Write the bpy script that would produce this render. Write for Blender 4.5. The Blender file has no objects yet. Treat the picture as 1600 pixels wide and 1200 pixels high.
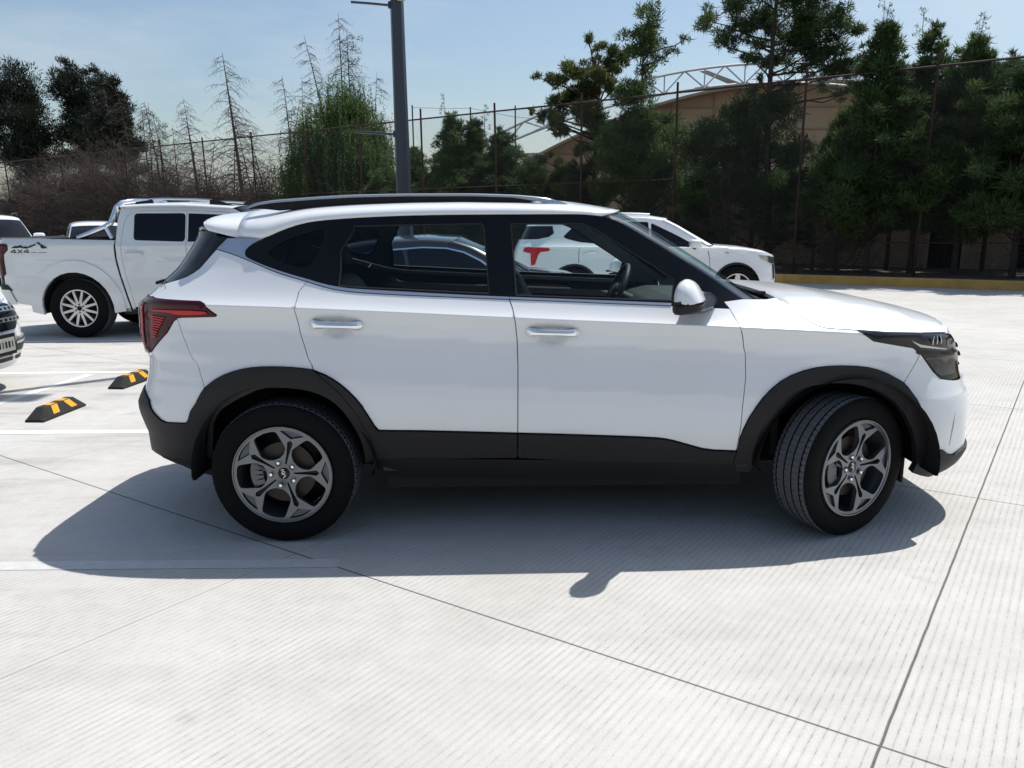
import bpy, bmesh, math, random
import numpy as np
from math import radians as R, sin, cos, pi
from mathutils import Vector, Matrix
from mathutils.geometry import delaunay_2d_cdt

SC = bpy.context.scene
# ---------------------------------------------------------------- camera
CAM_LOC = (-0.264, -4.222, 1.47)
def camera():
    yaw, pitch, roll = R(0.25), R(12.1), R(-0.5)
    f = Vector((sin(yaw)*cos(pitch), cos(yaw)*cos(pitch), -sin(pitch)))
    r = Vector((cos(yaw), -sin(yaw), 0)); u = r.cross(f)
    r2 = cos(roll)*r+sin(roll)*u; u2 = -sin(roll)*r+cos(roll)*u
    m = Matrix((r2, u2, -f)).transposed().to_4x4(); m.translation = CAM_LOC
    c = bpy.data.cameras.new("camera"); o = bpy.data.objects.new("camera", c)
    SC.collection.objects.link(o); o.matrix_world = m
    c.sensor_width = 36; c.lens = 36*1180/1600; c.clip_start = 0.05; c.clip_end = 3000
    SC.camera = o
camera()
# ---------------------------------------------------------------- sky and sun
SUN = Vector((0.40, 0.325, 1.0)).normalized()
el = math.asin(SUN.z); az = math.atan2(SUN.x, SUN.y)
w = bpy.data.worlds.new("World"); SC.world = w; w.use_nodes = True
nt = w.node_tree; bg = nt.nodes["Background"]
sky = nt.nodes.new("ShaderNodeTexSky"); sky.sky_type = 'NISHITA'; sky.sun_disc = False
sky.sun_elevation = el; sky.sun_rotation = az; sky.altitude = 0
sky.air_density = 1.3; sky.dust_density = 1.5; sky.ozone_density = 2.5
tcw = nt.nodes.new("ShaderNodeTexCoord"); mpw = nt.nodes.new("ShaderNodeMapping"); mpw.inputs["Scale"].default_value = (1.2, 1.2, 5.5)
nzw = nt.nodes.new("ShaderNodeTexNoise"); nzw.inputs["Scale"].default_value = 2.3; nzw.inputs["Detail"].default_value = 7; nzw.inputs["Roughness"].default_value = .6
mrw = nt.nodes.new("ShaderNodeMapRange"); mrw.inputs[1].default_value = .46; mrw.inputs[2].default_value = .78; mrw.inputs[3].default_value = 0; mrw.inputs[4].default_value = .42
mxw = nt.nodes.new("ShaderNodeMix"); mxw.data_type = 'RGBA'; mxw.inputs["B"].default_value = (6.3, 6.5, 6.9, 1)     # thin high cloud veil
for a_, b_ in ((tcw.outputs["Generated"], mpw.inputs[0]), (mpw.outputs[0], nzw.inputs["Vector"]), (nzw.outputs[0], mrw.inputs[0]), (mrw.outputs[0], mxw.inputs["Factor"]), (sky.outputs[0], mxw.inputs["A"]), (mxw.outputs["Result"], bg.inputs[0])): nt.links.new(a_, b_); bg.inputs[1].default_value = 0.108
sl = bpy.data.lights.new("sun", 'SUN'); sl.energy = 4.6; sl.angle = R(0.5); sl.color = (1.0, 0.965, 0.91)
so = bpy.data.objects.new("sun", sl); SC.collection.objects.link(so)
so.rotation_euler = (-SUN).to_track_quat('-Z', 'Y').to_euler()
SC.view_settings.view_transform = 'Standard'; SC.view_settings.look = 'None'
SC.view_settings.exposure = 0.18; SC.view_settings.gamma = 1.0
SC.render.engine = 'CYCLES'
SC.cycles.transparent_max_bounces = 24; SC.cycles.max_bounces = 10
SC.cycles.use_denoising = True
SC.cycles.caustics_reflective = False; SC.cycles.caustics_refractive = False
# ---------------------------------------------------------------- materials
MATS = {}
def newmat(name):
    m = bpy.data.materials.new(name); m.use_nodes = True
    MATS[name] = m
    return m, m.node_tree, m.node_tree.nodes["Principled BSDF"]
def pm(name, col, rough=0.5, metal=0.0, coat=0.0, coat_rough=0.03, var=0.08, scale=8.0, bump=0.0, bscale=60.0, spec=None, emit=None):
    """principled material whose tone wanders a little with a noise"""
    m, t, b = newmat(name)
    N, L = t.nodes, t.links
    tc = N.new("ShaderNodeTexCoord"); nz = N.new("ShaderNodeTexNoise"); nz.inputs["Scale"].default_value = scale
    nz.inputs["Detail"].default_value = 5
    L.new(tc.outputs["Object"], nz.inputs["Vector"])
    mr = N.new("ShaderNodeMapRange"); mr.inputs[1].default_value = 0.25; mr.inputs[2].default_value = 0.75
    mr.inputs[3].default_value = 1-var; mr.inputs[4].default_value = 1+var
    L.new(nz.outputs[0], mr.inputs[0])
    mx = N.new("ShaderNodeVectorMath"); mx.operation = 'SCALE'; mx.inputs[0].default_value = col[:3]
    L.new(mr.outputs[0], mx.inputs["Scale"]); L.new(mx.outputs[0], b.inputs["Base Color"])
    b.inputs["Roughness"].default_value = rough; b.inputs["Metallic"].default_value = metal
    b.inputs["Coat Weight"].default_value = coat; b.inputs["Coat Roughness"].default_value = coat_rough
    if spec is not None: b.inputs["Specular IOR Level"].default_value = spec
    if bump:
        n2 = N.new("ShaderNodeTexNoise"); n2.inputs["Scale"].default_value = bscale; n2.inputs["Detail"].default_value = 4
        L.new(tc.outputs["Object"], n2.inputs["Vector"])
        bp = N.new("ShaderNodeBump"); bp.inputs["Strength"].default_value = bump; bp.inputs["Distance"].default_value = 0.01
        L.new(n2.outputs[0], bp.inputs["Height"]); L.new(bp.outputs[0], b.inputs["Normal"])
    return m
def glassmat(name, tint, refl=1.0, ior=1.5, cap=1.0):
    m, t, b = newmat(name); N, L = t.nodes, t.links
    N.remove(b); out = N["Material Output"]
    tr = N.new("ShaderNodeBsdfTransparent"); tr.inputs[0].default_value = (*tint, 1)
    gl = N.new("ShaderNodeBsdfGlossy"); gl.inputs["Roughness"].default_value = 0.01
    gl.inputs["Color"].default_value = (refl, refl, refl, 1)
    fr = N.new("ShaderNodeFresnel"); fr.inputs[0].default_value = ior
    mx = N.new("ShaderNodeMixShader")
    mn = N.new('ShaderNodeMath'); mn.operation = 'MINIMUM'; mn.inputs[1].default_value = cap; L.new(fr.outputs[0], mn.inputs[0])
    L.new(mn.outputs[0], mx.inputs[0]); L.new(tr.outputs[0], mx.inputs[1]); L.new(gl.outputs[0], mx.inputs[2])
    L.new(mx.outputs[0], out.inputs[0])
    return m
M_white = pm("white_paint", (0.755, 0.775, 0.79), 0.32, 0, 0.8, 0.015, 0.012, 3.0, spec=0.5)
M_cream = pm("soft_white_paint", (0.74, 0.76, 0.75), 0.35, 0, 1.0, 0.03, 0.02, 3.0)
M_clad = pm("black_textured_plastic", (0.008, 0.008, 0.0095), 0.55, 0, 0, 0, 0.1, 30, 0.15, 900, spec=0.35)
M_sill = pm("dark_plastic", (0.006, 0.006, 0.007), 0.6, var=0.1, scale=10, spec=0.3)
M_gloss = pm("gloss_black", (0.003, 0.003, 0.004), 0.2, 0, 0.25, 0.03, 0.05, spec=0.15)
M_silver = pm("satin_silver", (0.46, 0.50, 0.56), 0.30, 0.8, 0.3, 0.1, 0.02)
M_chrome = pm("chrome", (0.82, 0.84, 0.86), 0.06, 1.0, var=0.01)
M_tyre = pm("tyre_rubber", (0.0055, 0.0055, 0.006), 0.75, var=0.15, scale=20, bump=0.05, bscale=200, spec=0.12)
M_tread = pm("tyre_tread_rubber", (0.085, 0.088, 0.094), 0.8, var=0.12, scale=25, bump=0.1, bscale=300)
M_rim = pm("grey_alloy", (0.135, 0.15, 0.165), 0.32, 0.75, 0.6, 0.08, 0.03)
M_rimdark = pm("dark_alloy", (0.006, 0.006, 0.007), 0.5, 0, 0.1, 0.1, spec=.2)
M_rimsilver = pm("silver_alloy", (0.62, 0.62, 0.62), 0.3, 0.8, 0.2, 0.1, 0.03)
M_iron = pm("brake_iron", (0.035, 0.026, 0.022), 0.5, 0.3, var=0.3, scale=20)
M_well = pm("wheel_well_liner", (0.006, 0.006, 0.006), 0.9, var=0.2)
M_int = pm("cabin_plastic", (0.02, 0.02, 0.021), 0.65, var=0.1)
M_trim = pm("cabin_pillar_trim", (0.17, 0.18, 0.18), 0.7, var=0.05)
M_seat = pm("seat_leatherette", (0.028, 0.029, 0.032), 0.55, var=0.1, bump=0.05, bscale=200)
M_glass = glassmat("green_tinted_glass", (0.91, 0.98, 0.97), ior=1.30)
M_glassd = glassmat("dark_privacy_glass", (0.12, 0.135, 0.14), ior=1.32)
M_black_glass = pm("black_glass", (0.003, 0.003, 0.004), 0.05, 0, 0.3, 0.01, 0.05, spec=0.2)
M_lens = glassmat("clear_lens", (0.80, 0.82, 0.84))
M_smoke = glassmat("smoked_red_lens", (0.50, 0.045, 0.05))
M_red = pm("red_lamp", (0.50, 0.012, 0.014), 0.3, 0, 0.3, 0.02, 0.05, spec=0.2)
M_darkred = pm("dark_red_lamp", (0.055, 0.002, 0.008), 0.2, 0, 0.25, 0.02, 0.05, spec=0.15)
M_lampin = pm("lamp_reflector", (0.45, 0.46, 0.48), 0.15, 0.9, var=0.05)
M_wsglass = glassmat("windscreen_glass", (.62, .76, .72), cap=.22)
M_lampbody = pm("lamp_black", (.004, .005, .007), .12, 0, .25, .02, .05, spec=.2)
M_lampgrey = pm("lamp_grey_reflector", (.05, .05, .05), .2, .5, .3, .03, .35, 25)
M_rim2 = pm("alloy_recess", (.075, .09, .11), .4, .6, .3, .1, .03)
M_cal = pm("caliper_cast", (.12, .13, .14), .4, .7, var=.2)
M_film = glassmat("protective_film", (0.92, 0.93, 0.95))
# ---------------------------------------------------------------- mesh helpers
def link(o, parent=None):
    SC.collection.objects.link(o)
    if parent is not None: o.parent = parent
    return o
def thing(name, label=None, cat=None, loc=(0, 0, 0), rz=0.0, group=None, parent=None):
    o = bpy.data.objects.new(name, None); o.empty_display_size = 0.2
    link(o, parent); o.location = loc; o.rotation_euler = (0, 0, rz)
    if label: o["label"] = label
    if cat: o["category"] = cat
    if group: o["group"] = group
    return o
def tag(o, label=None, cat=None, group=None, kind=None):
    if label: o["label"] = label
    if cat: o["category"] = cat
    if group: o["group"] = group
    if kind: o["kind"] = kind
    return o
def mesh_obj(name, V, F, mats, parent=None, fm=None, smooth=True, normals=None, angle=None):
    me = bpy.data.meshes.new(name); me.from_pydata([tuple(map(float, v)) for v in V], [], [tuple(map(int, f)) for f in F])
    if not isinstance(mats, (list, tuple)): mats = [mats]
    for m in mats: me.materials.append(m)
    if fm is not None: me.polygons.foreach_set("material_index", np.asarray(fm, dtype=np.int32))
    me.polygons.foreach_set("use_smooth", [bool(smooth)]*len(me.polygons))
    if normals is not None: me.normals_split_custom_set_from_vertices([tuple(map(float, n)) for n in normals])
    elif angle is not None: me.set_sharp_from_angle(angle=R(angle))
    me.update()
    return link(bpy.data.objects.new(name, me), parent)
class MB:
    def __init__(o): o.V = []; o.F = []; o.M = []
    def add(o, V, F, m=0):
        n = len(o.V); o.V.extend([tuple(v) for v in V]); o.F.extend([tuple(i+n for i in f) for f in F]); o.M.extend([m]*len(F)); return o
    def box(o, c, s, m=0, rot=None):
        h = [x/2 for x in s]
        V = [Vector((sx*h[0], sy*h[1], sz*h[2])) for sx in (-1, 1) for sy in (-1, 1) for sz in (-1, 1)]
        if rot is not None: V = [rot @ v for v in V]
        V = [v+Vector(c) for v in V]
        return o.add(V, [(0, 1, 3, 2), (4, 6, 7, 5), (0, 4, 5, 1), (2, 3, 7, 6), (0, 2, 6, 4), (1, 5, 7, 3)], m)
    def tube(o, pts, r, n=8, m=0, cap=True):
        pts = [Vector(p) for p in pts]; rr = [float(q) for q in r] if isinstance(r, (list, tuple)) else [float(r)]*len(pts)
        V = []; ref = None
        for i, p in enumerate(pts):
            d = (pts[min(i+1, len(pts)-1)]-pts[max(i-1, 0)]).normalized()
            if ref is None: ref = d.orthogonal().normalized()
            a = (ref-d*ref.dot(d)); a = a.normalized() if a.length > 1e-6 else d.orthogonal().normalized()
            ref = a; b = d.cross(a)
            for k in range(n):
                t = 2*pi*k/n; V.append(p+rr[i]*(cos(t)*a+sin(t)*b))
        F = [(i*n+k, i*n+(k+1) % n, (i+1)*n+(k+1) % n, (i+1)*n+k) for i in range(len(pts)-1) for k in range(n)]
        if cap: F += [tuple(reversed(range(n))), tuple(range((len(pts)-1)*n, len(pts)*n))]
        return o.add(V, F, m)
    def lathe(o, prof, n=48, axis='y', c=(0, 0, 0), m=0, close=False, a0=0, a1=2*pi):
        """prof: (radius, along)"""
        V = []; full = abs(a1-a0-2*pi) < 1e-6; nn = n if full else n+1
        for r, a in prof:
            for k in range(nn):
                t = a0+(a1-a0)*k/n; x, z = r*cos(t), r*sin(t)
                p = (x, a, z) if axis == 'y' else ((x, z, a) if axis == 'z' else (a, x, z))
                V.append((p[0]+c[0], p[1]+c[1], p[2]+c[2]))
        F = []; P = len(prof)
        for i in range(P-(0 if close else 1)):
            j = (i+1) % P
            for k in range(n):
                k2 = (k+1) % nn
                F.append((i*nn+k, i*nn+k2, j*nn+k2, j*nn+k))
        return o.add(V, F, m)
    def prism(o, poly, h, m=0, fn=None):
        """poly (a,b) extruded 0..h; fn maps (a,b,c)->xyz"""
        n = len(poly); fn = fn or (lambda a, b, c: (a, b, c))
        V = [fn(a, b, 0) for a, b in poly]+[fn(a, b, h) for a, b in poly]
        F = [tuple(reversed(range(n))), tuple(range(n, 2*n))]+[(k, (k+1) % n, n+(k+1) % n, n+k) for k in range(n)]
        return o.add(V, F, m)
    def grid(o, G, m=0):
        G = [[tuple(p) for p in row] for row in G]; a, b = len(G), len(G[0])
        return o.add([p for row in G for p in row], [(i*b+j, i*b+j+1, (i+1)*b+j+1, (i+1)*b+j) for i in range(a-1) for j in range(b-1)], m)
    def build(o, name, mats, parent=None, smooth=True, angle=35, bevel=0, sub=0, seg=2):
        ob = mesh_obj(name, o.V, o.F, mats, parent, o.M, smooth, angle=angle if smooth else None)
        if bevel:
            b = ob.modifiers.new("bevel", 'BEVEL'); b.width = bevel; b.segments = seg; b.limit_method = 'ANGLE'; b.angle_limit = R(30)
        if sub:
            s = ob.modifiers.new("sub", 'SUBSURF'); s.levels = sub; s.render_levels = sub
        return ob
def mirror_copy(o, parent=None):
    c = o.copy(); link(c, parent or o.parent); c.scale = (o.scale[0], -o.scale[1], o.scale[2])
    c.location = (o.location[0], -o.location[1], o.location[2])
    for ch in list(o.children):
        d = ch.copy(); link(d, c)
    return c
def copy_tree(o, parent=None):
    kids = list(o.children); c = o.copy(); link(c, parent)
    for ch in kids: copy_tree(ch, c)
    return c
# ---------------------------------------------------------------- car body surface

def lerp_tab(tab, v):
    return np.interp(v, [a for a, b in tab], [b for a, b in tab])
class Surf:
    """Wrapped side skin of a car: (s, z) -> point, right side (y < 0), s = run along the plan outline."""
    arches = ()
    def __init__(o, x0f, x0r, W, Lf, Lr, nf, nr, crease, low, sh, tum, shx=None, tumx=None):
        o.x0f, o.x0r, o.W, o.Lf, o.Lr, o.nf, o.nr = x0f, x0r, W, Lf, Lr, nf, nr
        o.crease, o.low, o.sh, o.tum, o.shx, o.tumx = crease, low, sh, tum, shx, tumx
        o.L0f = max(b for a, b in Lf); o.L0r = max(b for a, b in Lr)
        o.tf = o._tab(o.L0f, nf); o.tr = o._tab(o.L0r, nr)
        o.smaxf = x0f + o.tf[0][-1]; o.smaxr = x0r + o.tr[0][-1]
    def _tab(o, L, n):
        ph = np.linspace(0, math.pi/2, 1500)
        gx = np.sin(ph)**(2/n); gy = np.cos(ph)**(2/n)
        d = np.hypot(np.diff(gx*L), np.diff(gy*o.W))
        return np.concatenate([[0], np.cumsum(d)]), gx, gy
    def half(o, x, z):
        zc = lerp_tab(o.crease, x); dz = z-zc
        lo = lerp_tab(o.low, np.minimum(dz, 0))
        sh = o.sh if o.shx is None else lerp_tab(o.shx, x)
        tm = o.tum if o.tumx is None else lerp_tab(o.tumx, x)
        up = np.maximum(dz, 0)
        w = o.W-lo-sh*(1-np.exp(-up/0.05))-tm*up
        for hx, hz, r0, r1, d in o.arches:
            r = np.hypot(x-hx, z-hz); t = np.clip((r1-r)/(r1-r0), 0, 1); w = w-d*t*t
        return w
    def P(o, s, z):
        s = np.asarray(s, float); z = np.asarray(z, float); s, z = np.broadcast_arrays(s, z)
        f = s > o.x0f; r = s < -o.x0r
        gxf = np.interp(s-o.x0f, o.tf[0], o.tf[1]); gyf = np.interp(s-o.x0f, o.tf[0], o.tf[2])
        gxr = np.interp(-s-o.x0r, o.tr[0], o.tr[1]); gyr = np.interp(-s-o.x0r, o.tr[0], o.tr[2])
        xb = np.where(f, o.x0f+o.L0f*gxf, np.where(r, -o.x0r-o.L0r*gxr, s))
        x = np.where(f, o.x0f+lerp_tab(o.Lf, z)*gxf, np.where(r, -o.x0r-lerp_tab(o.Lr, z)*gxr, s))
        g = np.where(f, gyf, np.where(r, gyr, 1.0))
        return np.stack([x, -o.half(xb, z)*g, z], -1)
    def N(o, s, z, e=0.004):
        s = np.clip(np.asarray(s, float), -o.smaxr+2*e, o.smaxf-2*e)
        a = o.P(s+e, z)-o.P(s-e, z); b = o.P(s, np.asarray(z)+e)-o.P(s, np.asarray(z)-e)
        n = np.cross(a, b)
        return n/np.maximum(np.linalg.norm(n, axis=-1, keepdims=True), 1e-9)
# ---------------------------------------------------------------- skin panels cut from a car's side surface
def pip(px, py, poly):
    px = np.asarray(px); py = np.asarray(py); ins = np.zeros(px.shape, bool)
    n = len(poly); j = n-1
    for i in range(n):
        xi, yi = poly[i]; xj, yj = poly[j]
        if yi != yj:
            c = ((yi > py) != (yj > py)) & (px < (xj-xi)*(py-yi)/(yj-yi)+xi)
            ins ^= c
        j = i
    return ins
def seg_dist(px, py, poly):
    d = np.full(np.shape(px), 1e9)
    for i in range(len(poly)):
        ax, ay = poly[i-1]; bx, by = poly[i]; ux, uy = bx-ax, by-ay; l = ux*ux+uy*uy+1e-12
        t = np.clip(((px-ax)*ux+(py-ay)*uy)/l, 0, 1)
        d = np.minimum(d, np.hypot(px-ax-t*ux, py-ay-t*uy))
    return d
def area(p): return 0.5*sum(p[i-1][0]*p[i][1]-p[i][0]*p[i-1][1] for i in range(len(p)))
def clean(p, e=0.002):
    q = []
    for a in p:
        if not q or math.hypot(a[0]-q[-1][0], a[1]-q[-1][1]) > e: q.append(tuple(a))
    while len(q) > 3 and math.hypot(q[0][0]-q[-1][0], q[0][1]-q[-1][1]) <= e: q.pop()
    return q
def inset_poly(p, d):
    """move every corner inward (polygon made counter-clockwise)"""
    if area(p) < 0: p = p[::-1]
    if abs(d) < 1e-9: return p
    q = []; n = len(p)
    for i in range(n):
        a, b, c = Vector(p[i-1]), Vector(p[i]), Vector(p[(i+1) % n])
        u = (b-a).normalized(); v = (c-b).normalized()
        n1 = Vector((-u.y, u.x)); n2 = Vector((-v.y, v.x)); m = n1+n2
        k = m.length
        m = m/k if k > 0.3 else n1
        s = min(1/max(m.dot(n1), 0.4), 2.0)
        q.append(tuple(b+m*d*s))
    return q
def densify(p, h):
    q = []
    for i in range(len(p)):
        a = p[i]; b = p[(i+1) % len(p)]; L = math.hypot(b[0]-a[0], b[1]-a[1]); k = max(1, int(math.ceil(L/h)))
        for j in range(k): q.append((a[0]+(b[0]-a[0])*j/k, a[1]+(b[1]-a[1])*j/k))
    return q
def smooth_line(p, it=1):
    """corner-cutting of an open line, ends kept"""
    for _ in range(it):
        q = [p[0]]
        for a, b in zip(p[:-1], p[1:]):
            q.append((a[0]*.75+b[0]*.25, a[1]*.75+b[1]*.25)); q.append((a[0]*.25+b[0]*.75, a[1]*.25+b[1]*.75))
        q.append(p[-1]); p = q
    return p
def tri2d(outer, holes=(), h=0.035, gap=0.0, hgap=0.0, line=None):
    outer = densify(inset_poly(clean(outer), gap), h)
    holes = [densify(inset_poly(clean(q), -hgap), h) for q in holes]
    xs = [a for a, b in outer]; ys = [b for a, b in outer]
    gx, gy = np.meshgrid(np.arange(min(xs)+h*.37, max(xs), h), np.arange(min(ys)+h*.41, max(ys), h))
    gx = gx.copy(); gx[1::2] += h/2
    gx = gx.ravel(); gy = gy.ravel()
    k = pip(gx, gy, outer) & (seg_dist(gx, gy, outer) > h*.45)
    for q in holes: k &= ~pip(gx, gy, q) & (seg_dist(gx, gy, q) > h*.45)
    V = list(outer); E = [(i, (i+1) % len(outer)) for i in range(len(outer))]
    for q in holes:
        n = len(V); V += q; E += [(n+i, n+(i+1) % len(q)) for i in range(len(q))]
    if line is not None:
        ls = np.arange(min(xs), max(xs), h*.6); px, py = [], []
        for d in (-.016, -.004, .004, .016, .034): px += ls.tolist(); py += (line(ls)+d).tolist()
        px = np.array(px); py = np.array(py); kk = pip(px, py, outer) & (seg_dist(px, py, outer) > .006)
        for q in holes: kk &= ~pip(px, py, q) & (seg_dist(px, py, q) > .006)
        k &= np.abs(gy-line(gx)-.009) > .032
        V += list(zip(px[kk].tolist(), py[kk].tolist()))
    V += list(zip(gx[k].tolist(), gy[k].tolist()))
    vo, eo, fo, ov, oe, of = delaunay_2d_cdt([Vector(v) for v in V], E, [], 0, 1e-6)
    P = np.array([(v.x, v.y) for v in vo]); T = np.array([f for f in fo if len(f) == 3])
    C = P[T].mean(1); ok = pip(C[:, 0], C[:, 1], outer)
    for q in holes: ok &= ~pip(C[:, 0], C[:, 1], q)
    T = T[ok]
    a = P[T[:, 0]]; b = P[T[:, 1]]; c = P[T[:, 2]]
    cr = (b[:, 0]-a[:, 0])*(c[:, 1]-a[:, 1])-(b[:, 1]-a[:, 1])*(c[:, 0]-a[:, 0])
    T = T[np.abs(cr) > 1e-10]; cr = cr[np.abs(cr) > 1e-10]
    T[cr < 0] = T[cr < 0][:, ::-1]
    return P, T
def panel(name, parent, S, outer, mats, holes=(), off=0.0, depth=0.012, h=0.035, gap=0.002, hgap=0.0, mirror=True, fn=None, fnn=None):
    P, T = tri2d(outer, holes, h, gap, hgap, (lambda q: lerp_tab(S.crease, q)) if (mats is M_white and fnn is None or fn is not None and not name.startswith('hood')) else None)
    # border edges: used once
    cnt = {}
    for t in T.tolist():
        for i in range(3):
            e = (t[i], t[(i+1) % 3]); k = (min(e), max(e)); cnt.setdefault(k, []).append(e)
    border = [v[0] for v in cnt.values() if len(v) == 1]
    pos = fn or S.P; nor = fnn or S.N
    N = nor(P[:, 0], P[:, 1]); X = pos(P[:, 0], P[:, 1])+N*off
    V = X.tolist(); NN = N.tolist(); F = T.tolist()
    if depth:
        for a, b in border:
            A, B = X[a], X[b]; Na, Nb = N[a], N[b]; t = B-A; o = np.cross(t, Na); o = o/(np.linalg.norm(o)+1e-9)
            n = len(V); V += [A, B, B-Nb*depth, A-Na*depth]; NN += [o]*4; F.append([n+1, n, n+3, n+2])
    ob = mesh_obj(name, V, F, mats, parent, normals=NN)
    if mirror: mirror_copy(ob, parent)
    return ob
HLF=[(0.18, 1.56), (0.205, 1.608), (0.239, 1.685), (0.267, 1.72), (0.318, 1.747), (0.429, 1.731), (0.546, 1.728), (0.639, 1.721), (0.658, 1.71), (0.759, 1.671), (0.826, 1.648), (0.894, 1.613), (0.916, 1.603), (0.938, 1.602), (1.0, 1.6), (1.7, 1.6)]
HLR=[(0.3, 1.63), (0.318, 1.677), (0.34, 1.711), (0.355, 1.742), (0.453, 1.735), (0.509, 1.748), (0.558, 1.757), (0.601, 1.761), (0.627, 1.753), (0.669, 1.725), (0.733, 1.704), (0.77, 1.694), (0.845, 1.685), (0.88, 1.708), (0.987, 1.716), (1.082, 1.705), (1.113, 1.689), (1.146, 1.65), (1.197, 1.599), (1.272, 1.514), (1.367, 1.45), (1.443, 1.404), (1.477, 1.425), (1.6, 1.4)]
HCR=[(-2.3, 1.0999), (-2.2, 1.1068), (-2.1, 1.1119), (-2.0, 1.1156), (-1.9, 1.1178), (-1.8, 1.1188), (-1.7, 1.1187), (-1.6, 1.1176), (-1.5, 1.1157), (-1.4, 1.113), (-1.3, 1.1097), (-1.2, 1.1058), (-1.1, 1.1015), (-1.0, 1.0969), (-0.9, 1.0919), (-0.8, 1.0868), (-0.7, 1.0815), (-0.6, 1.0761), (-0.5, 1.0706), (-0.4, 1.0652), (-0.3, 1.0598), (-0.2, 1.0544), (-0.1, 1.049), (0.0, 1.0438), (0.1, 1.0386), (0.2, 1.0336), (0.3, 1.0285), (0.4, 1.0236), (0.5, 1.0186), (0.6, 1.0136), (0.7, 1.0086), (0.8, 1.0034), (0.9, 0.9981), (1.0, 0.9926), (1.1, 0.9867), (1.2, 0.9805), (1.3, 0.9738), (1.4, 0.9666), (1.5, 0.9587), (1.6, 0.9501), (1.7, 0.9405), (1.8, 0.93), (1.9, 0.9183), (2.0, 0.9053), (2.1, 0.891), (2.2, 0.875), (2.3, 0.8574)]
HLOW=[(-1.0, 0.21), (-0.9, 0.16), (-0.78, 0.1), (-0.7, 0.068), (-0.62, 0.046), (-0.56, 0.028), (-0.5, 0.011), (-0.44, 0.001), (-0.38, 0), (-0.31, 0.006), (-0.24, 0.018), (-0.17, 0.03), (-0.11, 0.035), (-0.06, 0.028), (-0.02, 0.01), (0, 0)]
HTUM=[(-2.3, 0.419), (-2.2, 0.417), (-2.1, 0.415), (-2.0, 0.412), (-1.9, 0.41), (-1.8, 0.407), (-1.7, 0.405), (-1.6, 0.403), (-1.5, 0.401), (-1.4, 0.4), (-1.3, 0.4), (-1.2, 0.4), (-1.1, 0.4), (-1.0, 0.4), (-0.9, 0.4), (-0.8, 0.4), (-0.7, 0.4), (-0.6, 0.4), (-0.5, 0.4), (-0.4, 0.4), (-0.3, 0.4), (-0.2, 0.4), (-0.1, 0.4), (0.0, 0.4), (0.1, 0.4), (0.2, 0.4), (0.3, 0.4), (0.4, 0.401), (0.5, 0.413), (0.6, 0.465), (0.7, 0.58), (0.8, 0.737), (0.9, 0.913), (1.0, 1.101), (1.1, 1.286), (1.2, 1.426), (1.3, 1.495), (1.4, 1.519), (1.5, 1.53), (1.6, 1.54), (1.7, 1.55), (1.8, 1.56), (1.9, 1.57), (2.0, 1.58), (2.1, 1.589), (2.2, 1.596), (2.3, 1.599)]
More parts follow.
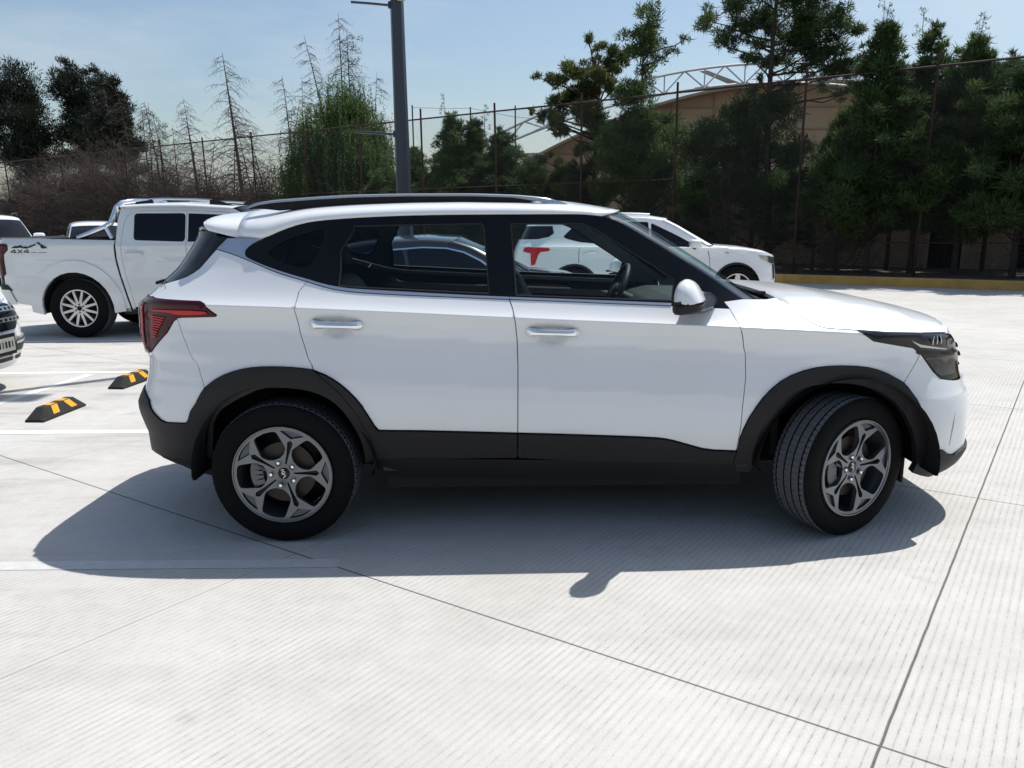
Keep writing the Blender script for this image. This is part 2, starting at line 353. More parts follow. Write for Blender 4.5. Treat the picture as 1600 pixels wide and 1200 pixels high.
HD={
'dglass_low':[(-2.1077,1.1971),(-1.9634,1.228),(-1.9233,1.2594),(-1.8998,1.3112),(-1.8766,1.3593)],
'dglass_up':[(-1.8766,1.3593),(-1.8388,1.409)],
'dglass_out':[(-2.1295,1.4596),(-2.1158,1.4079)],
'garn_low':[(-1.8766,1.3593),(-1.7413,1.3371),(-1.5981,1.3016),(-1.4622,1.2625),(-1.2501,1.2178)],
'garn_low2':[(-1.2501,1.2178),(-1.1744,1.1996),(-1.1034,1.1842),(-1.0372,1.1755),(-0.9727,1.1688),(-0.7853,1.1575),(-0.5399,1.1463),(-0.2574,1.1323)],
'garn_up':[(-1.8388,1.409),(-1.5995,1.407)],
'garn_in':[(-1.5995,1.407),(-1.6479,1.3888),(-1.6776,1.3662),(-1.6783,1.3465),(-1.662,1.3296),(-1.6342,1.3183),(-1.4716,1.2736),(-1.2582,1.2296)],
'belt_up_r':[(-1.2582,1.2296),(-1.1821,1.2119),(-1.1108,1.1986),(-1.0434,1.1891),(-0.9789,1.184),(-0.7896,1.1732),(-0.5411,1.1584),(-0.2573,1.1434)],
'belt_up_f':[(-0.2573,1.1434),(-0.0169,1.1322),(0.2125,1.1215),(0.4748,1.109)],
'belt_low_f':[(-0.2574,1.1323),(-0.0173,1.1214),(0.2118,1.1093),(0.4737,1.0968),(0.678,1.0861),(0.7663,1.0806)],
'dlo_top':[(-1.5995,1.407),(-1.5173,1.442),(-1.4067,1.4678),(-1.3068,1.4825),(-1.1156,1.4939),(-0.853,1.5021),(-0.5653,1.505),(-0.3381,1.5045),(-0.1249,1.5039),(0.0508,1.5025),(0.0889,1.5016),(0.1357,1.4963),(0.1676,1.4866)],
'pillar_out':[(0.1678,1.4923),(0.2453,1.4659),(0.3979,1.3763),(0.5648,1.281),(0.7387,1.1789),(0.806,1.1384),(0.8434,1.1183)],
'pillar_low':[(0.8434,1.1183),(0.7411,1.1106),(0.7663,1.0806)],
'door_rear':[(-1.2501,1.2178),(-1.264,1.1745),(-1.2422,1.1183),(-1.2297,1.0724),(-1.2163,0.9934),(-1.1909,0.8945),(-1.1751,0.8301)],
'door_mid':[(-0.2574,1.1323),(-0.2436,1.0947),(-0.2329,1.0378),(-0.2247,0.9568),(-0.2219,0.8421),(-0.2229,0.7282),(-0.225,0.5398)],
'door_front':[(0.7663,1.0806),(0.7926,1.0246),(0.8225,0.9482),(0.8356,0.8796),(0.8265,0.7686),(0.8003,0.6365),(0.7915,0.429)],
'bumpseam_r':[(-1.8287,1.0512),(-1.7621,0.8721),(-1.7068,0.7401)],
'arch_r_out':[(-1.7897,0.5623),(-1.7617,0.5901),(-1.7386,0.6687),(-1.7068,0.7401),(-1.6372,0.7925),(-1.5416,0.8264),(-1.4496,0.8409),(-1.3421,0.8429),(-1.244,0.8376),(-1.1751,0.8287),(-1.0975,0.7995),(-1.0167,0.7451),(-0.9483,0.679),(-0.8951,0.6049),(-0.8737,0.5528),(-0.8632,0.5436)],
'arch_r_in':[(-1.8374,0.2715),(-1.7503,0.3576),(-1.7384,0.4348),(-1.6953,0.5281),(-1.6376,0.6108),(-1.6,0.6729),(-1.5356,0.7138),(-1.4565,0.7426),(-1.3657,0.7485),(-1.2605,0.7453),(-1.1618,0.7282),(-1.0777,0.6895),(-0.9986,0.6187),(-0.9625,0.5304),(-0.9504,0.438),(-0.9474,0.3682)],
'clad_seam_r':[(-1.1584,0.8167),(-1.0393,0.7176),(-0.9506,0.6199),(-0.9079,0.5147),(-0.8971,0.3895)],
'white_low_r':[(-0.8632,0.5436),(-0.6626,0.5406),(-0.4862,0.5349),(-0.3686,0.5308),(-0.225,0.5256)],
'white_low_f':[(-0.225,0.5256),(-0.0754,0.5207),(0.1594,0.5108),(0.3948,0.4993),(0.4728,0.4888),(0.5648,0.4597),(0.6513,0.433),(0.7898,0.4256)],
'clad_low':[(-0.8971,0.3895),(-0.7348,0.3999),(-0.5531,0.3971),(-0.2523,0.3918),(0.0467,0.3813),(0.3459,0.3725),(0.5261,0.3668),(0.7789,0.3589)],
'bump_low_r':[(-2.1549,0.6786),(-2.0467,0.6508),(-1.9417,0.5633),(-1.9092,0.5555),(-1.7897,0.5623)],
'clad_bot_r':[(-2.1989,0.3558),(-2.0796,0.3249),(-1.9949,0.2876),(-1.8374,0.2715)],
'lamp_r':[(-2.0423,1.1367),(-1.7275,1.1342),(-1.6906,1.1243),(-1.6107,1.0744),(-1.6168,1.0662),(-1.8066,1.0579),(-1.849,1.0406),(-1.8958,0.9827),(-2.0421,0.8845),(-2.0961,0.8734)],
'lamp_strip':[(-2.006,1.0919),(-1.6696,1.0992),(-1.6432,1.0785),(-1.8234,1.0705),(-1.862,1.0814),(-2.0028,1.0806)],
'lamp_ribs':[(-2.0024,1.0641),(-1.899,1.058),(-1.9795,0.9522),(-2.0069,0.9546)],
'quarter':[(-1.544,1.3483),(-1.4884,1.3891),(-1.4067,1.4174),(-1.3171,1.4408),(-1.2783,1.442),(-1.2568,1.4255),(-1.2562,1.3654),(-1.2718,1.3117),(-1.285,1.2854),(-1.3355,1.2768),(-1.4641,1.3106),(-1.523,1.3294)],
'rear_pane':[(-1.0947,1.462),(-0.8528,1.466),(-0.382,1.4684),(-0.3675,1.4569),(-0.3566,1.3213),(-0.3458,1.1577),(-0.5421,1.168),(-0.7919,1.1814),(-0.9814,1.19),(-1.085,1.1976),(-1.1457,1.3499)],
'front_pane':[(-0.251,1.4673),(-0.0964,1.4674),(0.079,1.4645),(0.1369,1.4411),(0.3225,1.3233),(0.501,1.2121),(0.4819,1.1185),(0.2129,1.1297),(-0.0167,1.1391),(-0.2286,1.1496)],
'tail_seam':[(-2.0081,1.2158),(-2.1001,1.142)],
'roof_seam':[(-1.7674,1.5212),(-1.7935,1.452),(-1.8388,1.409)],
'fender_top':[(0.8434,1.1183),(0.9741,1.1139),(1.0314,1.1188)],
'hood_line':[(1.0314,1.1188),(1.0944,1.0745),(1.1388,1.0348),(1.1954,1.0017),(1.2404,0.9911),(1.3938,0.9791),(1.5681,0.9637),(1.7867,0.9486),(2.0594,0.9278)],
'hl_low':[(1.3926,0.978),(1.4842,0.9282),(1.7145,0.8843),(1.7533,0.853),(1.8109,0.7662),(1.8511,0.7275),(1.95,0.7092)],
'hl_up':[(1.3926,0.978),(1.5648,0.9611),(1.785,0.9476),(2.0514,0.926)],
'hl_mid':[(1.7533,0.853),(2.038,0.8266)],
'fbump_seam':[(1.6811,0.7848),(1.6182,0.7277)],
'arch_f_out':[(0.7919,0.4255),(0.8015,0.5188),(0.8414,0.614),(0.9161,0.7017),(1.0176,0.7713),(1.1446,0.8092),(1.269,0.8191),(1.4193,0.8102),(1.5191,0.7842),(1.6182,0.7277),(1.6621,0.6518),(1.7098,0.5535),(1.7496,0.4515),(1.7674,0.3841)],
'arch_f_in':[(0.866,0.3536),(0.8701,0.4533),(0.8914,0.553),(0.9574,0.6441),(1.0599,0.7085),(1.1858,0.7388),(1.3084,0.7375),(1.4297,0.7126),(1.52,0.6633),(1.5914,0.5854),(1.661,0.4707),(1.698,0.3503),(1.7915,0.2266)],
'fb_low':[(1.7674,0.3841),(1.8594,0.3751),(1.9024,0.3464),(1.9476,0.3341),(2.0357,0.3482)],
'curtain':[(1.9282,0.5704),(1.9117,0.4937),(1.9076,0.3852)],
'fbot':[(1.7915,0.2266),(1.9349,0.2214),(2.0194,0.24)],
'handle_r':[(-1.1674,1.0372),(-1.0468,1.0249),(-0.9263,1.0183)],
'handle_f':[(-0.1816,0.9918),(-0.0644,0.982),(0.05,0.978)],
'sill_bot':[(-0.9014,0.2947),(0.7861,0.2645)],
}
# ---------------------------------------------------------------- shared car pieces
def grid_surface(name, parent, G, mat, flip=False, smooth=True, thick=0.0):
    mb = MB(); mb.grid(G)
    if flip: mb.F = [tuple(reversed(f)) for f in mb.F]
    o = mb.build(name, [mat], parent, smooth, 60)
    if thick:
        s = o.modifiers.new("solid", 'SOLIDIFY'); s.thickness = thick; s.offset = -1
    return o
def bow_grid(E, C, m=2.5, n=14, full=True):
    """rows from side-edge points E (y<0) to centre points C (y=0); mirrored across the car"""
    G = []
    for e, c in zip(E, C):
        row = []
        for k in range(n+1):
            ph = pi/2*(k/n); a = cos(ph)**(2/m) if k < n else 0.0; b = sin(ph)**(2/m) if k else 0.0
            row.append((e[0]+(c[0]-e[0])*b, e[1]*a, e[2]+(c[2]-e[2])*b))
        if full: row += [(p[0], -p[1], p[2]) for p in row[-2::-1]]
        G.append(row)
    return G
def resample(pts, n):
    p = np.array(pts, float); d = np.concatenate([[0], np.cumsum(np.linalg.norm(np.diff(p, axis=0), axis=1))])
    t = np.linspace(0, d[-1], n)
    return np.stack([np.interp(t, d, p[:, k]) for k in range(p.shape[1])], 1)
def polar(r, deg): return (r*cos(R(deg)), r*sin(R(deg)))
def chamfer(p, f=.12):
    q = []
    for i in range(len(p)):
        a, b = p[i], p[(i+1) % len(p)]
        q.append((a[0]*(1-f)+b[0]*f, a[1]*(1-f)+b[1]*f)); q.append((a[0]*f+b[0]*(1-f), a[1]*f+b[1]*(1-f)))
    return q
def round_poly(p, it=1):
    for _ in range(it):
        q = []
        for i in range(len(p)):
            a, b = p[i], p[(i+1) % len(p)]
            q.append((a[0]*.78+b[0]*.22, a[1]*.78+b[1]*.22)); q.append((a[0]*.22+b[0]*.78, a[1]*.22+b[1]*.78))
        p = q
    return p
def tyre_mesh(rr, rt, wd, grooves=True, nseg=144, m_side=0, m_tread=1):
    """rim radius rr, tyre radius rt, width wd; outer side at y=0"""
    h = rt-rr
    side = [(rr-.004, .020), (rr+.006, .010), (rr+.12*h, .004), (rr+.35*h, -.003), (rr+.6*h, -.004), (rr+.8*h, .001), (rr+.91*h, .008), (rr+.965*h, .017), (rr+.99*h, .026)]
    tr = []; y0, y1 = .030, wd-.030
    gs = [y0+.010, y0+(y1-y0)*.36, y0+(y1-y0)*.64, y1-.010] if grooves else []
    tr.append((rt, y0))
    for g in gs: tr += [(rt, g-.004), (rt-.007, g-.003), (rt-.007, g+.003), (rt, g+.004)]
    tr.append((rt, y1))
    prof = side+tr+[(r, wd-y) for r, y in side[::-1]]
    V = []; F = []; M = []; P = len(prof); ns = nseg*3 if grooves else nseg
    for i, (r, y) in enumerate(prof):
        for k in range(ns):
            t = 2*pi*k/ns; q = r
            if grooves and k % 6 == 0 and (7 <= i <= 10 or P-11 <= i <= P-8): q = r-.006
            if grooves and k % 6 == 3 and abs(y-wd/2) < wd*.3 and r > rt-.001: q = r-.003
            V.append((q*cos(t), y, q*sin(t)))
    for i in range(P-1):
        mt = m_tread if prof[i][0] > rr+.955*h and prof[i+1][0] > rr+.955*h else m_side
        for k in range(ns):
            F.append((i*ns+k, i*ns+(k+1) % ns, (i+1)*ns+(k+1) % ns, (i+1)*ns+k)); M.append(mt)
    return V, F, M
def plate_xz(name, parent, outer, holes, yf, depth, mat, h=0.02, mb=None, m=0):
    """plate facing -y at y=yf(r), cut edges going back by depth"""
    P, T = tri2d(outer, holes, h)
    cnt = {}
    for t in T.tolist():
        for i in range(3):
            e = (t[i], t[(i+1) % 3]); cnt.setdefault((min(e), max(e)), []).append(e)
    border = [v[0] for v in cnt.values() if len(v) == 1]
    r = np.hypot(P[:, 0], P[:, 1]); Y = np.array([yf(a) for a in r])
    V = [(a, y, b) for (a, b), y in zip(P.tolist(), Y.tolist())]; F = T.tolist(); n0 = len(V)
    for a, b in border:
        n = len(V); A, B = V[a], V[b]
        V += [A, B, (B[0], B[1]+depth, B[2]), (A[0], A[1]+depth, A[2])]; F.append([n+1, n, n+3, n+2])
    if mb is not None: mb.add(V, F, m); return None
    return mesh_obj(name, V, F, mat, parent, smooth=False)
LOGO = [((0, 0), (0, 1)), ((0, .30), (.85, 1)), ((.38, .58), (.95, 0)), ((.95, 0), (1.12, 0)), ((1.12, 0), (1.12, 1)), ((1.12, 1), (1.28, 1)), ((1.22, .0), (1.85, 1)), ((1.85, 1), (2.45, 0))]
def logo_on(mb, size, y, ang, m):
    for (a, b), (c, d) in LOGO[:3]+LOGO[4:5]+LOGO[6:]:
        p = Vector((a-1.22, b-.5))*size; q = Vector((c-1.22, d-.5))*size; u = (q-p).normalized(); n = Vector((-u.y, u.x))*size*.10
        pts = [p-n, q-n, q+n, p+n]
        rot = [(x*cos(ang)-z*sin(ang), x*sin(ang)+z*cos(ang)) for x, z in pts]
        mb.prism(rot, .0012, m, lambda a, b, c: (a, y-c, b))
def wheel_y_spoke(parent, loc, rz=0.0, phase=0.0, detail=True):
    """five split-spoke alloy with tyre; outer face looks to -y"""
    w_ = thing("wheel", parent=parent, loc=loc, rz=rz)
    V, F, M = tyre_mesh(.226, .335, .212); t = mesh_obj("tyre", V, F, [M_tyre, M_tread], w_, M, True, angle=28)
    mb = MB()
    k = .228
    yf = lambda r: .020-.018*min(r/.2, 1)**2+.010*max(0, 1-r/.07)
    wins, slots, fills = [], [], []
    for i in range(5):
        a = 36+72*i+math.degrees(phase)
        wins.append(chamfer([polar(k*r_, a+d) for r_, d in [(.34, -13), (.43, -26), (.56, -29.5), (.90, -16), (.925, -11), (.93, 0), (.925, 11), (.90, 16), (.56, 29.5), (.43, 26), (.34, 13)]], .15))
        s = a-36
        slots.append([polar(k*.21, s-4.5), polar(k*.45, s-3.6), polar(k*.69, s-4.8), polar(k*.745, s), polar(k*.69, s+4.8), polar(k*.45, s+3.6), polar(k*.21, s+4.5)])
        fills.append([polar(k*.775, s), polar(k*.93, s-15.5), polar(k*.942, s-8), polar(k*.945, s), polar(k*.942, s+8), polar(k*.93, s+15.5)])
    circ = [polar(k*.985, 7.5*i) for i in range(48)]
    plate_xz("rim", w_, circ, wins+slots+fills, yf, .022, M_rim, .02, mb, 0)
    for s in slots: plate_xz("", None, s, (), lambda r: yf(r)+.014, .001, None, .03, mb, 1)
    for s in fills: plate_xz("", None, inset_poly(s, .0035), (), lambda r: yf(r)+.012, .001, None, .03, mb, 2)
    mb.lathe([(.2235, .003), (.2265, -.002), (.231, -.003), (.233, .004), (.230, .014), (.222, .02), (.213, .045), (.205, .10), (.205, .19), (.228, .20)], 72, m=0)
    mb.lathe([(.224, .003), (.218, .010), (.2135, .03)], 72, m=0)
    mb.lathe([(.001, .045), (.205, .12)], 40, m=1)
    rim = mb.build("rim", [M_rim, M_rimdark, M_rim2], w_, True, 25)
    d = MB(); d.lathe([(.07, .052), (.145, .052), (.145, .075), (.07, .075)], 48); d.lathe([(.001, .035), (.068, .035), (.072, .055)], 32)
    d.build("brake_disc", [M_iron], w_, True, 30)
    c = MB(); a0 = 178
    for j in range(5): c.box((.128*cos(R(a0-22+11*j)), .058, .128*sin(R(a0-22+11*j))), (.06, .055, .034), 0, Matrix.Rotation(-R(a0-22+11*j), 3, 'Y'))
    c.tube([(-.075, .03, .012), (-.115, .03, .034)], .008, 8)
    c.build("brake_caliper", [M_iron if not detail else M_cal], w_, False, bevel=.006)
    cap = MB(); cap.lathe([(.0001, .0225), (.024, .0225), (.0275, .024), (.0285, .034)], 32); logo_on(cap, .0165, .0222, phase-R(78), 1)
    cap.build("hub_cap", [M_gloss, M_rimsilver], w_, True, 30)
    for i in range(5):
        x, z = polar(k*.25, 36+72*i+math.degrees(phase))
        n = MB(); n.lathe([(.0001, .006), (.007, .007), (.0105, .012), (.0115, .03)], 6, c=(x, .004, z), m=0)
        n.lathe([(.0165, .024), (.0145, .034), (.0001, .034)], 16, c=(x, -.006, z), m=1)
        n.build("lug_nut", [M_chrome, M_rimdark], w_, True, 30)
    return w_
def wheel_well(S, hx, hz, r, y0, y1, parent, mat=M_well, zf=.33, zr=.33):
    for sg in (1, -1):
        mb = MB(); n = 28; pr = []
        G = []
        for y in (y0, y1):
            G.append([(hx+r*cos(t), sg*y, hz+r*sin(t)) for t in np.linspace(-.30, pi+.30, n)])
        G = [[(p[0], p[1], max(p[2], zf if p[0] > hx else zr)) for p in row] for row in G]; mb.grid(G); c = [(hx+r*cos(t), sg*(y1-sg*0), hz+r*sin(t)) for t in np.linspace(-.30, pi+.30, n)]; c = [(p[0], p[1], max(p[2], zf if p[0] > hx else zr)) for p in c]
        mb.add([(p[0], sg*y1, p[2]) for p in c], [tuple(range(n))])
        mb.build("wheel_well", [mat], parent, True, 30)
def ellip(mb, c, s, n=2.6, nu=20, nv=12, m=0, zmin=-1.0, rot=None):
    sg = lambda v, p: math.copysign(abs(v)**p, v); e = 2/n; G = []
    for i in range(nv+1):
        ph = -pi/2+pi*i/nv; row = []
        for j in range(nu+1):
            t = 2*pi*j/nu
            p = Vector((s[0]*sg(cos(ph), e)*sg(cos(t), e), s[1]*sg(cos(ph), e)*sg(sin(t), e), max(s[2]*sg(sin(ph), e), zmin*s[2])))
            if rot is not None: p = rot @ p
            row.append(p+Vector(c))
        G.append(row)
    mb.grid(G, m); return mb
def seat(parent, x, y, w=.50, z=.62, back=.62, lean=.35, head=True, trim=M_seat):
    s = thing("seat", parent=parent)
    mb = MB(); ellip(mb, (x, y, z-.09), (.27, w/2, .11), 4); ellip(mb, (x-.02, y-w*.42, z-.02), (.24, .06, .08), 3); ellip(mb, (x-.02, y+w*.42, z-.02), (.24, .06, .08), 3)
    mb.build("cushion", [trim], s, True, 60)
    ro = Matrix.Rotation(-lean, 3, 'Y'); b0 = Vector((x-.24, y, z))
    mb = MB(); c = b0+ro @ Vector((0, 0, back/2)); ellip(mb, c, (.085, w/2-.01, back/2), 4, rot=ro)
    for q in (-1, 1): ellip(mb, c+Vector((.03, q*w*.40, -.04)), (.085, .055, back/2-.08), 3, rot=ro)
    mb.build("backrest", [trim], s, True, 60)
    if head:
        hs = [y] if w < .7 else [y-w*.31, y+w*.31]
        for hy in hs:
            mb = MB(); c = b0+ro @ Vector((.02, 0, back+.12)); ellip(mb, (c[0], hy, c[2]), (.06, .135, .10), 3, rot=ro)
            for q in (-.05, .05): mb.tube([b0+ro @ Vector((0, 0, back-.02))+Vector((0, hy-y+q, 0)), Vector((c[0], hy+q, c[2]))], .006, 6)
            mb.build("headrest", [trim], s, True, 60)
    return s
# ---------------------------------------------------------------- the white crossover
fillet2 = lambda p: chamfer(chamfer(p, .2), .25)
def build_hero():
    D = HD; S = Surf(.4, .4, .905, HLF, HLR, 3.6, 4.2, HCR, HLOW, .035, .40, tumx=HTUM)
    S.arches = [(-1.315, .335, .40, .56, .016), (1.315, .335, .40, .56, .016)]
    car = thing("parked_suv", "white compact SUV in the foreground, side-on with front wheel turned and black cladding", "car")
    sm, sr = S.smaxf, S.smaxr
    def cup(cx, cz, sgn=1):
        def fn(s, z):
            s = np.asarray(s, float); z = np.asarray(z, float)
            g = np.exp(-(((s-cx)/.058)**2+((z-cz+.012)/.034)**2)**2)
            return S.P(s, z)-S.N(s, z)*(.018*g)[..., None]
        def nn(s, z, e=.003):
            s = np.clip(s, -sr+.02, sm-.02)
            n = np.cross(fn(s+e, z)-fn(s-e, z), fn(s, z+e)-fn(s, z-e)); return n/np.linalg.norm(n, axis=-1, keepdims=True)
        return fn, nn
    P = lambda nm, outer, mat, **k: panel(nm, car, S, outer, mat, **k)
    # rear quarter
    ro = D['arch_r_out']; fo = D['arch_f_out']; sl = lambda p: smooth_line(list(p))
    wl_r = D['white_low_r']; wl_f = D['white_low_f']; cl = D['clad_low']
    garn = smooth_line(D['garn_low'])
    dgl = smooth_line(D['dglass_low'])
    seam_t = [D['dglass_low'][0], (-2.04, 1.180), D['tail_seam'][1]]
    lamp = D['lamp_r']
    P("rear_fender", [dgl[0]]+dgl[1:]+garn[1:]+D['door_rear'][1:]+sl(ro[3:10][::-1])+D['bumpseam_r'][::-1][1:]+[lamp[5], lamp[4], lamp[3], lamp[2], lamp[1], lamp[0]]+[seam_t[2], seam_t[1]], M_white, h=.03)
    bl = D['bump_low_r']
    P("rear_bumper", D['bumpseam_r']+sl(ro[3::-1])[1:]+bl[::-1][1:]+[(-sr, .69), (-sr, .872), (-2.35, .872), lamp[9], lamp[8], lamp[7], lamp[6], lamp[5]], M_white, h=.03)
    P("tailgate", [D['dglass_low'][0], (-2.04, 1.180), D['tail_seam'][1], (-2.12, 1.138), (-2.36, 1.138), (-2.36, .874), (-sr, .874), (-sr, 1.19)], M_white, h=.03)
    P("tailgate_window", [(-1.8383, 1.4089), (-1.8769, 1.3591)]+dgl[::-1][1:]+[(-sr, 1.192), (-sr, 1.45), (-2.128, 1.4596), (-1.98, 1.44)], M_black_glass, h=.03, gap=.001)
    # rear lamp: dark housing, strip, ribs, lens
    lp = lamp[:10]+[(-2.25, .872), (-2.358, .90), (-2.358, 1.136)]
    lh = P("tail_lamp", lp, M_darkred, off=.004, h=.025, gap=.0015, depth=.02)
    for lob in [o for o in car.children if o.name.startswith("tail_lamp")]:
        st = panel("light_strip", lob, S, round_poly(D['lamp_strip']), M_red, off=.010, depth=.001, h=.02, mirror=False)
        rb = D['lamp_ribs']
        for k in range(9):
            f0, f1 = (k+.15)/9, (k+.70)/9
            q = lambda f, a, b: (a[0]+(b[0]-a[0])*f, a[1]+(b[1]-a[1])*f)
            panel("rib", lob, S, [q(f0, rb[0], rb[3]), q(f0, rb[1], rb[2]), q(f1, rb[1], rb[2]), q(f1, rb[0], rb[3])], M_red, off=.010, depth=.001, h=.02, gap=0, mirror=False)
        panel("light_strip", lob, S, [(-2.09, 1.115), (-2.13, 1.115), (-2.14, .92), (-2.10, .90)], M_red, off=.010, depth=.001, h=.02, mirror=False)
        panel("light_strip", lob, S, [(-2.16, 1.11), (-2.20, 1.11), (-2.19, .95), (-2.165, .95)], M_lampin, off=.010, depth=.001, h=.02, mirror=False)
    # doors
    gl2 = smooth_line(D['garn_low2']); fn, nn = cup(-1.044, 1.027)
    P("rear_door", gl2+D['door_mid'][1:]+wl_r[::-1]+sl(ro[9:15][::-1])[1:]+D['door_rear'][::-1][1:-1], M_white, h=.02, fn=fn, fnn=nn)
    fn, nn = cup(-.065, .9845)
    P("front_door", D['belt_low_f']+D['door_front'][1:]+smooth_line(wl_f)[::-1]+D['door_mid'][::-1][1:-1], M_white, h=.02, fn=fn, fnn=nn)
    P("front_fender", [D['pillar_low'][1], D['pillar_out'][-1]]+D['fender_top'][1:]+D['hood_line'][1:6]+D['hl_low'][1:4]+D['fbump_seam']+sl(fo[9::-1])[1:]+D['door_front'][::-1], M_white, h=.025)
    cur = D['curtain']
    P("front_bumper", D['hl_low'][3:7]+[(2.06, .70), (sm, .70), (sm, .355)]+D['fb_low'][::-1]+sl(fo[9:14][::-1])[1:-1]+D['fbump_seam'][::-1], M_white, h=.025,
      holes=[[cur[0], cur[1], cur[2], (1.915, .392), (1.925, .49)]])
    P("air_curtain", [cur[0], cur[1], cur[2], (1.93, .392), (1.94, .49)], M_gloss, off=-.02, gap=-.01, depth=0)
    # cladding
    P("arch_cladding", [(-sr, .69)]+bl+sl(ro[:10])[1:]+D['clad_seam_r'][1:]+sl(D['arch_r_in'][::-1])+D['clad_bot_r'][::-1][1:]+[(-sr, .36)], M_clad, off=.010, depth=.03, h=.03, gap=.001)
    P("arch_cladding", sl(fo)+D['fb_low'][1:]+[(2.10, .352), (sm, .352), (sm, .25)]+[(2.02, .24), (1.93, .2214), (1.80, .245)]+sl([(1.712, .268)]+D['arch_f_in'][:-1][::-1])+[cl[7]], M_clad, off=.010, depth=.03, h=.03, gap=.001)
    P("door_cladding", D['clad_seam_r'][:1]+sl(ro[9:])[2:]+wl_r[1:]+[(-.2285, .3995)]+cl[2::-1]+D['clad_seam_r'][::-1][1:-1], M_clad, off=.013, depth=.02, h=.03, gap=.003)
    P("door_cladding", smooth_line(wl_f)+[cl[7]]+cl[6:3:-1]+[(-.2245, .3995)], M_clad, off=.013, depth=.02, h=.03, gap=.003)
    P("sill", [(-.905, .395), (.80, .366), (.80, .262), (-.905, .29)], M_sill, off=.0, depth=.03, h=.04, gap=0)
    # front lamps and grille
    hl = D['hl_low']; hu = D['hl_up']; ho = hl+[(2.03, .715), (2.12, .80), (2.13, .915)]+hu[::-1][:-1]
    P("headlight", ho, M_lampbody, off=.001, depth=.015, h=.03, gap=.002)
    for lob in [o for o in car.children if o.name.startswith("headlight")]:
        panel("lower_lens", lob, S, [(1.765, .835), (1.83, .752), (1.86, .735), (2.0, .735), (2.05, .80), (2.06, .825)], M_lampgrey, off=.003, depth=.002, h=.03, gap=.004, mirror=False)
        panel("divider", lob, S, [(1.735, .852), (2.13, .826), (2.13, .838), (1.725, .866)], M_gloss, off=.004, depth=.012, h=.03, gap=0, mirror=False)
        panel("light_bar", lob, S, [(1.70, .925), (1.76, .90), (1.95, .865), (1.97, .858), (1.93, .862), (1.76, .886)], M_lampin, off=.004, depth=.004, h=.03, gap=0, mirror=False)
        for k in range(3): panel("light_bar", lob, S, [(1.84+.035*k, .893), (1.848+.035*k, .893), (1.862+.035*k, .928), (1.853+.035*k, .928)], M_lampin, off=.005, depth=.004, h=.03, gap=0, mirror=False)
        panel("reflector", lob, S, fillet2([(1.965, .872), (2.06, .868), (2.065, .905), (1.985, .91)]), M_lampgrey, off=.003, depth=.002, h=.03, gap=0, mirror=False)
    P("grille", [(2.10, .66), (2.125, .74), (2.14, .90), (2.3, .925), (sm, .925), (sm, .66)], M_gloss, off=-.012, depth=0, h=.04)
    for k in range(4): P("grille_slat", [(2.28, .735+.043*k), (sm, .728+.043*k), (sm, .742+.043*k), (2.28, .748+.043*k)], M_silver if k == 3 else M_gloss, off=.006, depth=.02, h=.06, gap=0)
    P("grille_tip", [(2.16, .845), (2.30, .842), (2.30, .856), (2.16, .858)], M_gloss, off=.008, depth=.02, gap=0); P("grille_tip", [(2.17, .80), (2.30, .797), (2.30, .811), (2.17, .813)], M_gloss, off=.010, depth=.02, gap=0)
    P("hood_lip", [(2.055, .927), (2.13, .918), (2.3, .917), (sm, .907), (sm, .93), (2.3, .935), (2.13, .936)], M_white, h=.04, gap=.0)
    # window surround, mouldings, glass
    dl = smooth_line(D['dlo_top']); gi = smooth_line(D['garn_in'], 2); bu = smooth_line(D['belt_up_r'])
    po = D['pillar_out']
    q_ = round_poly(D['quarter']); rp = D['rear_pane']; fp = D['front_pane']
    dlo = gi[:-1]+bu+D['belt_up_f'][1:]+[D['belt_low_f'][3], D['belt_low_f'][4], D['pillar_low'][2], D['pillar_low'][1]]+po[::-1]+dl[::-1][1:-1]
    P("window_surround", dlo, M_gloss, holes=[q_, rp, fp], off=-.002, depth=.014, h=.03, gap=.0)
    P("window_chrome", gi[:-1]+bu[:1]+garn[::-1]+[(-1.8383, 1.4089)], M_silver, off=.002, depth=.01, h=.02, gap=.001)
    P("window_chrome", bu+smooth_line(D['garn_low2'])[::-1], M_silver, off=.003, depth=.01, h=.02, gap=.0008)
    P("window_chrome", D['belt_up_f']+[D['belt_low_f'][3]]+D['belt_low_f'][2::-1], M_silver, off=.003, depth=.01, h=.02, gap=.0008)
    P("window_glass", q_, M_glassd, off=-.005, depth=0, gap=-.012)
    P("window_glass", rp, M_glass, off=-.006, depth=0, gap=-.012)
    P("window_glass", fp, M_glass, off=-.006, depth=0, gap=-.012)
    for hole, inn in ((rp, M_trim), (fp, M_trim)):   # bright rubber edge along the glass run
        P("window_seal", densify([(a, b) for a, b in hole], .2), M_int, holes=[inset_poly(clean(hole), .006)], off=-.004, depth=.006, h=.03, gap=-.001, hgap=0)
    # inner trim seen through the far windows
    P("pillar_trim", dlo, M_trim, holes=[q_, rp, fp], off=-.045, depth=0, h=.05, gap=.01, hgap=.01)
    wc = lambda hx: [(hx+.41*cos(t), .335+.41*sin(t)) for t in np.linspace(.02*pi, .98*pi, 14)]
    P("door_liner", [(-1.85, .30)]+[(-1.73, .34)]+wc(-1.315)[::-1][1:-1]+[(-.90, .30), (.90, .28)]+wc(1.315)[::-1][1:-1]+[(1.74, .30), (1.9, .5), (1.9, .70), (1.5, .86), (1.10, .98), (.80, 1.05), (.45, 1.09), (-.25, 1.125), (-.97, 1.16), (-1.25, 1.20), (-1.63, 1.30), (-1.84, 1.33), (-1.95, 1.15), (-1.95, .6)], M_int, off=-.035, depth=0, h=.06, gap=0)
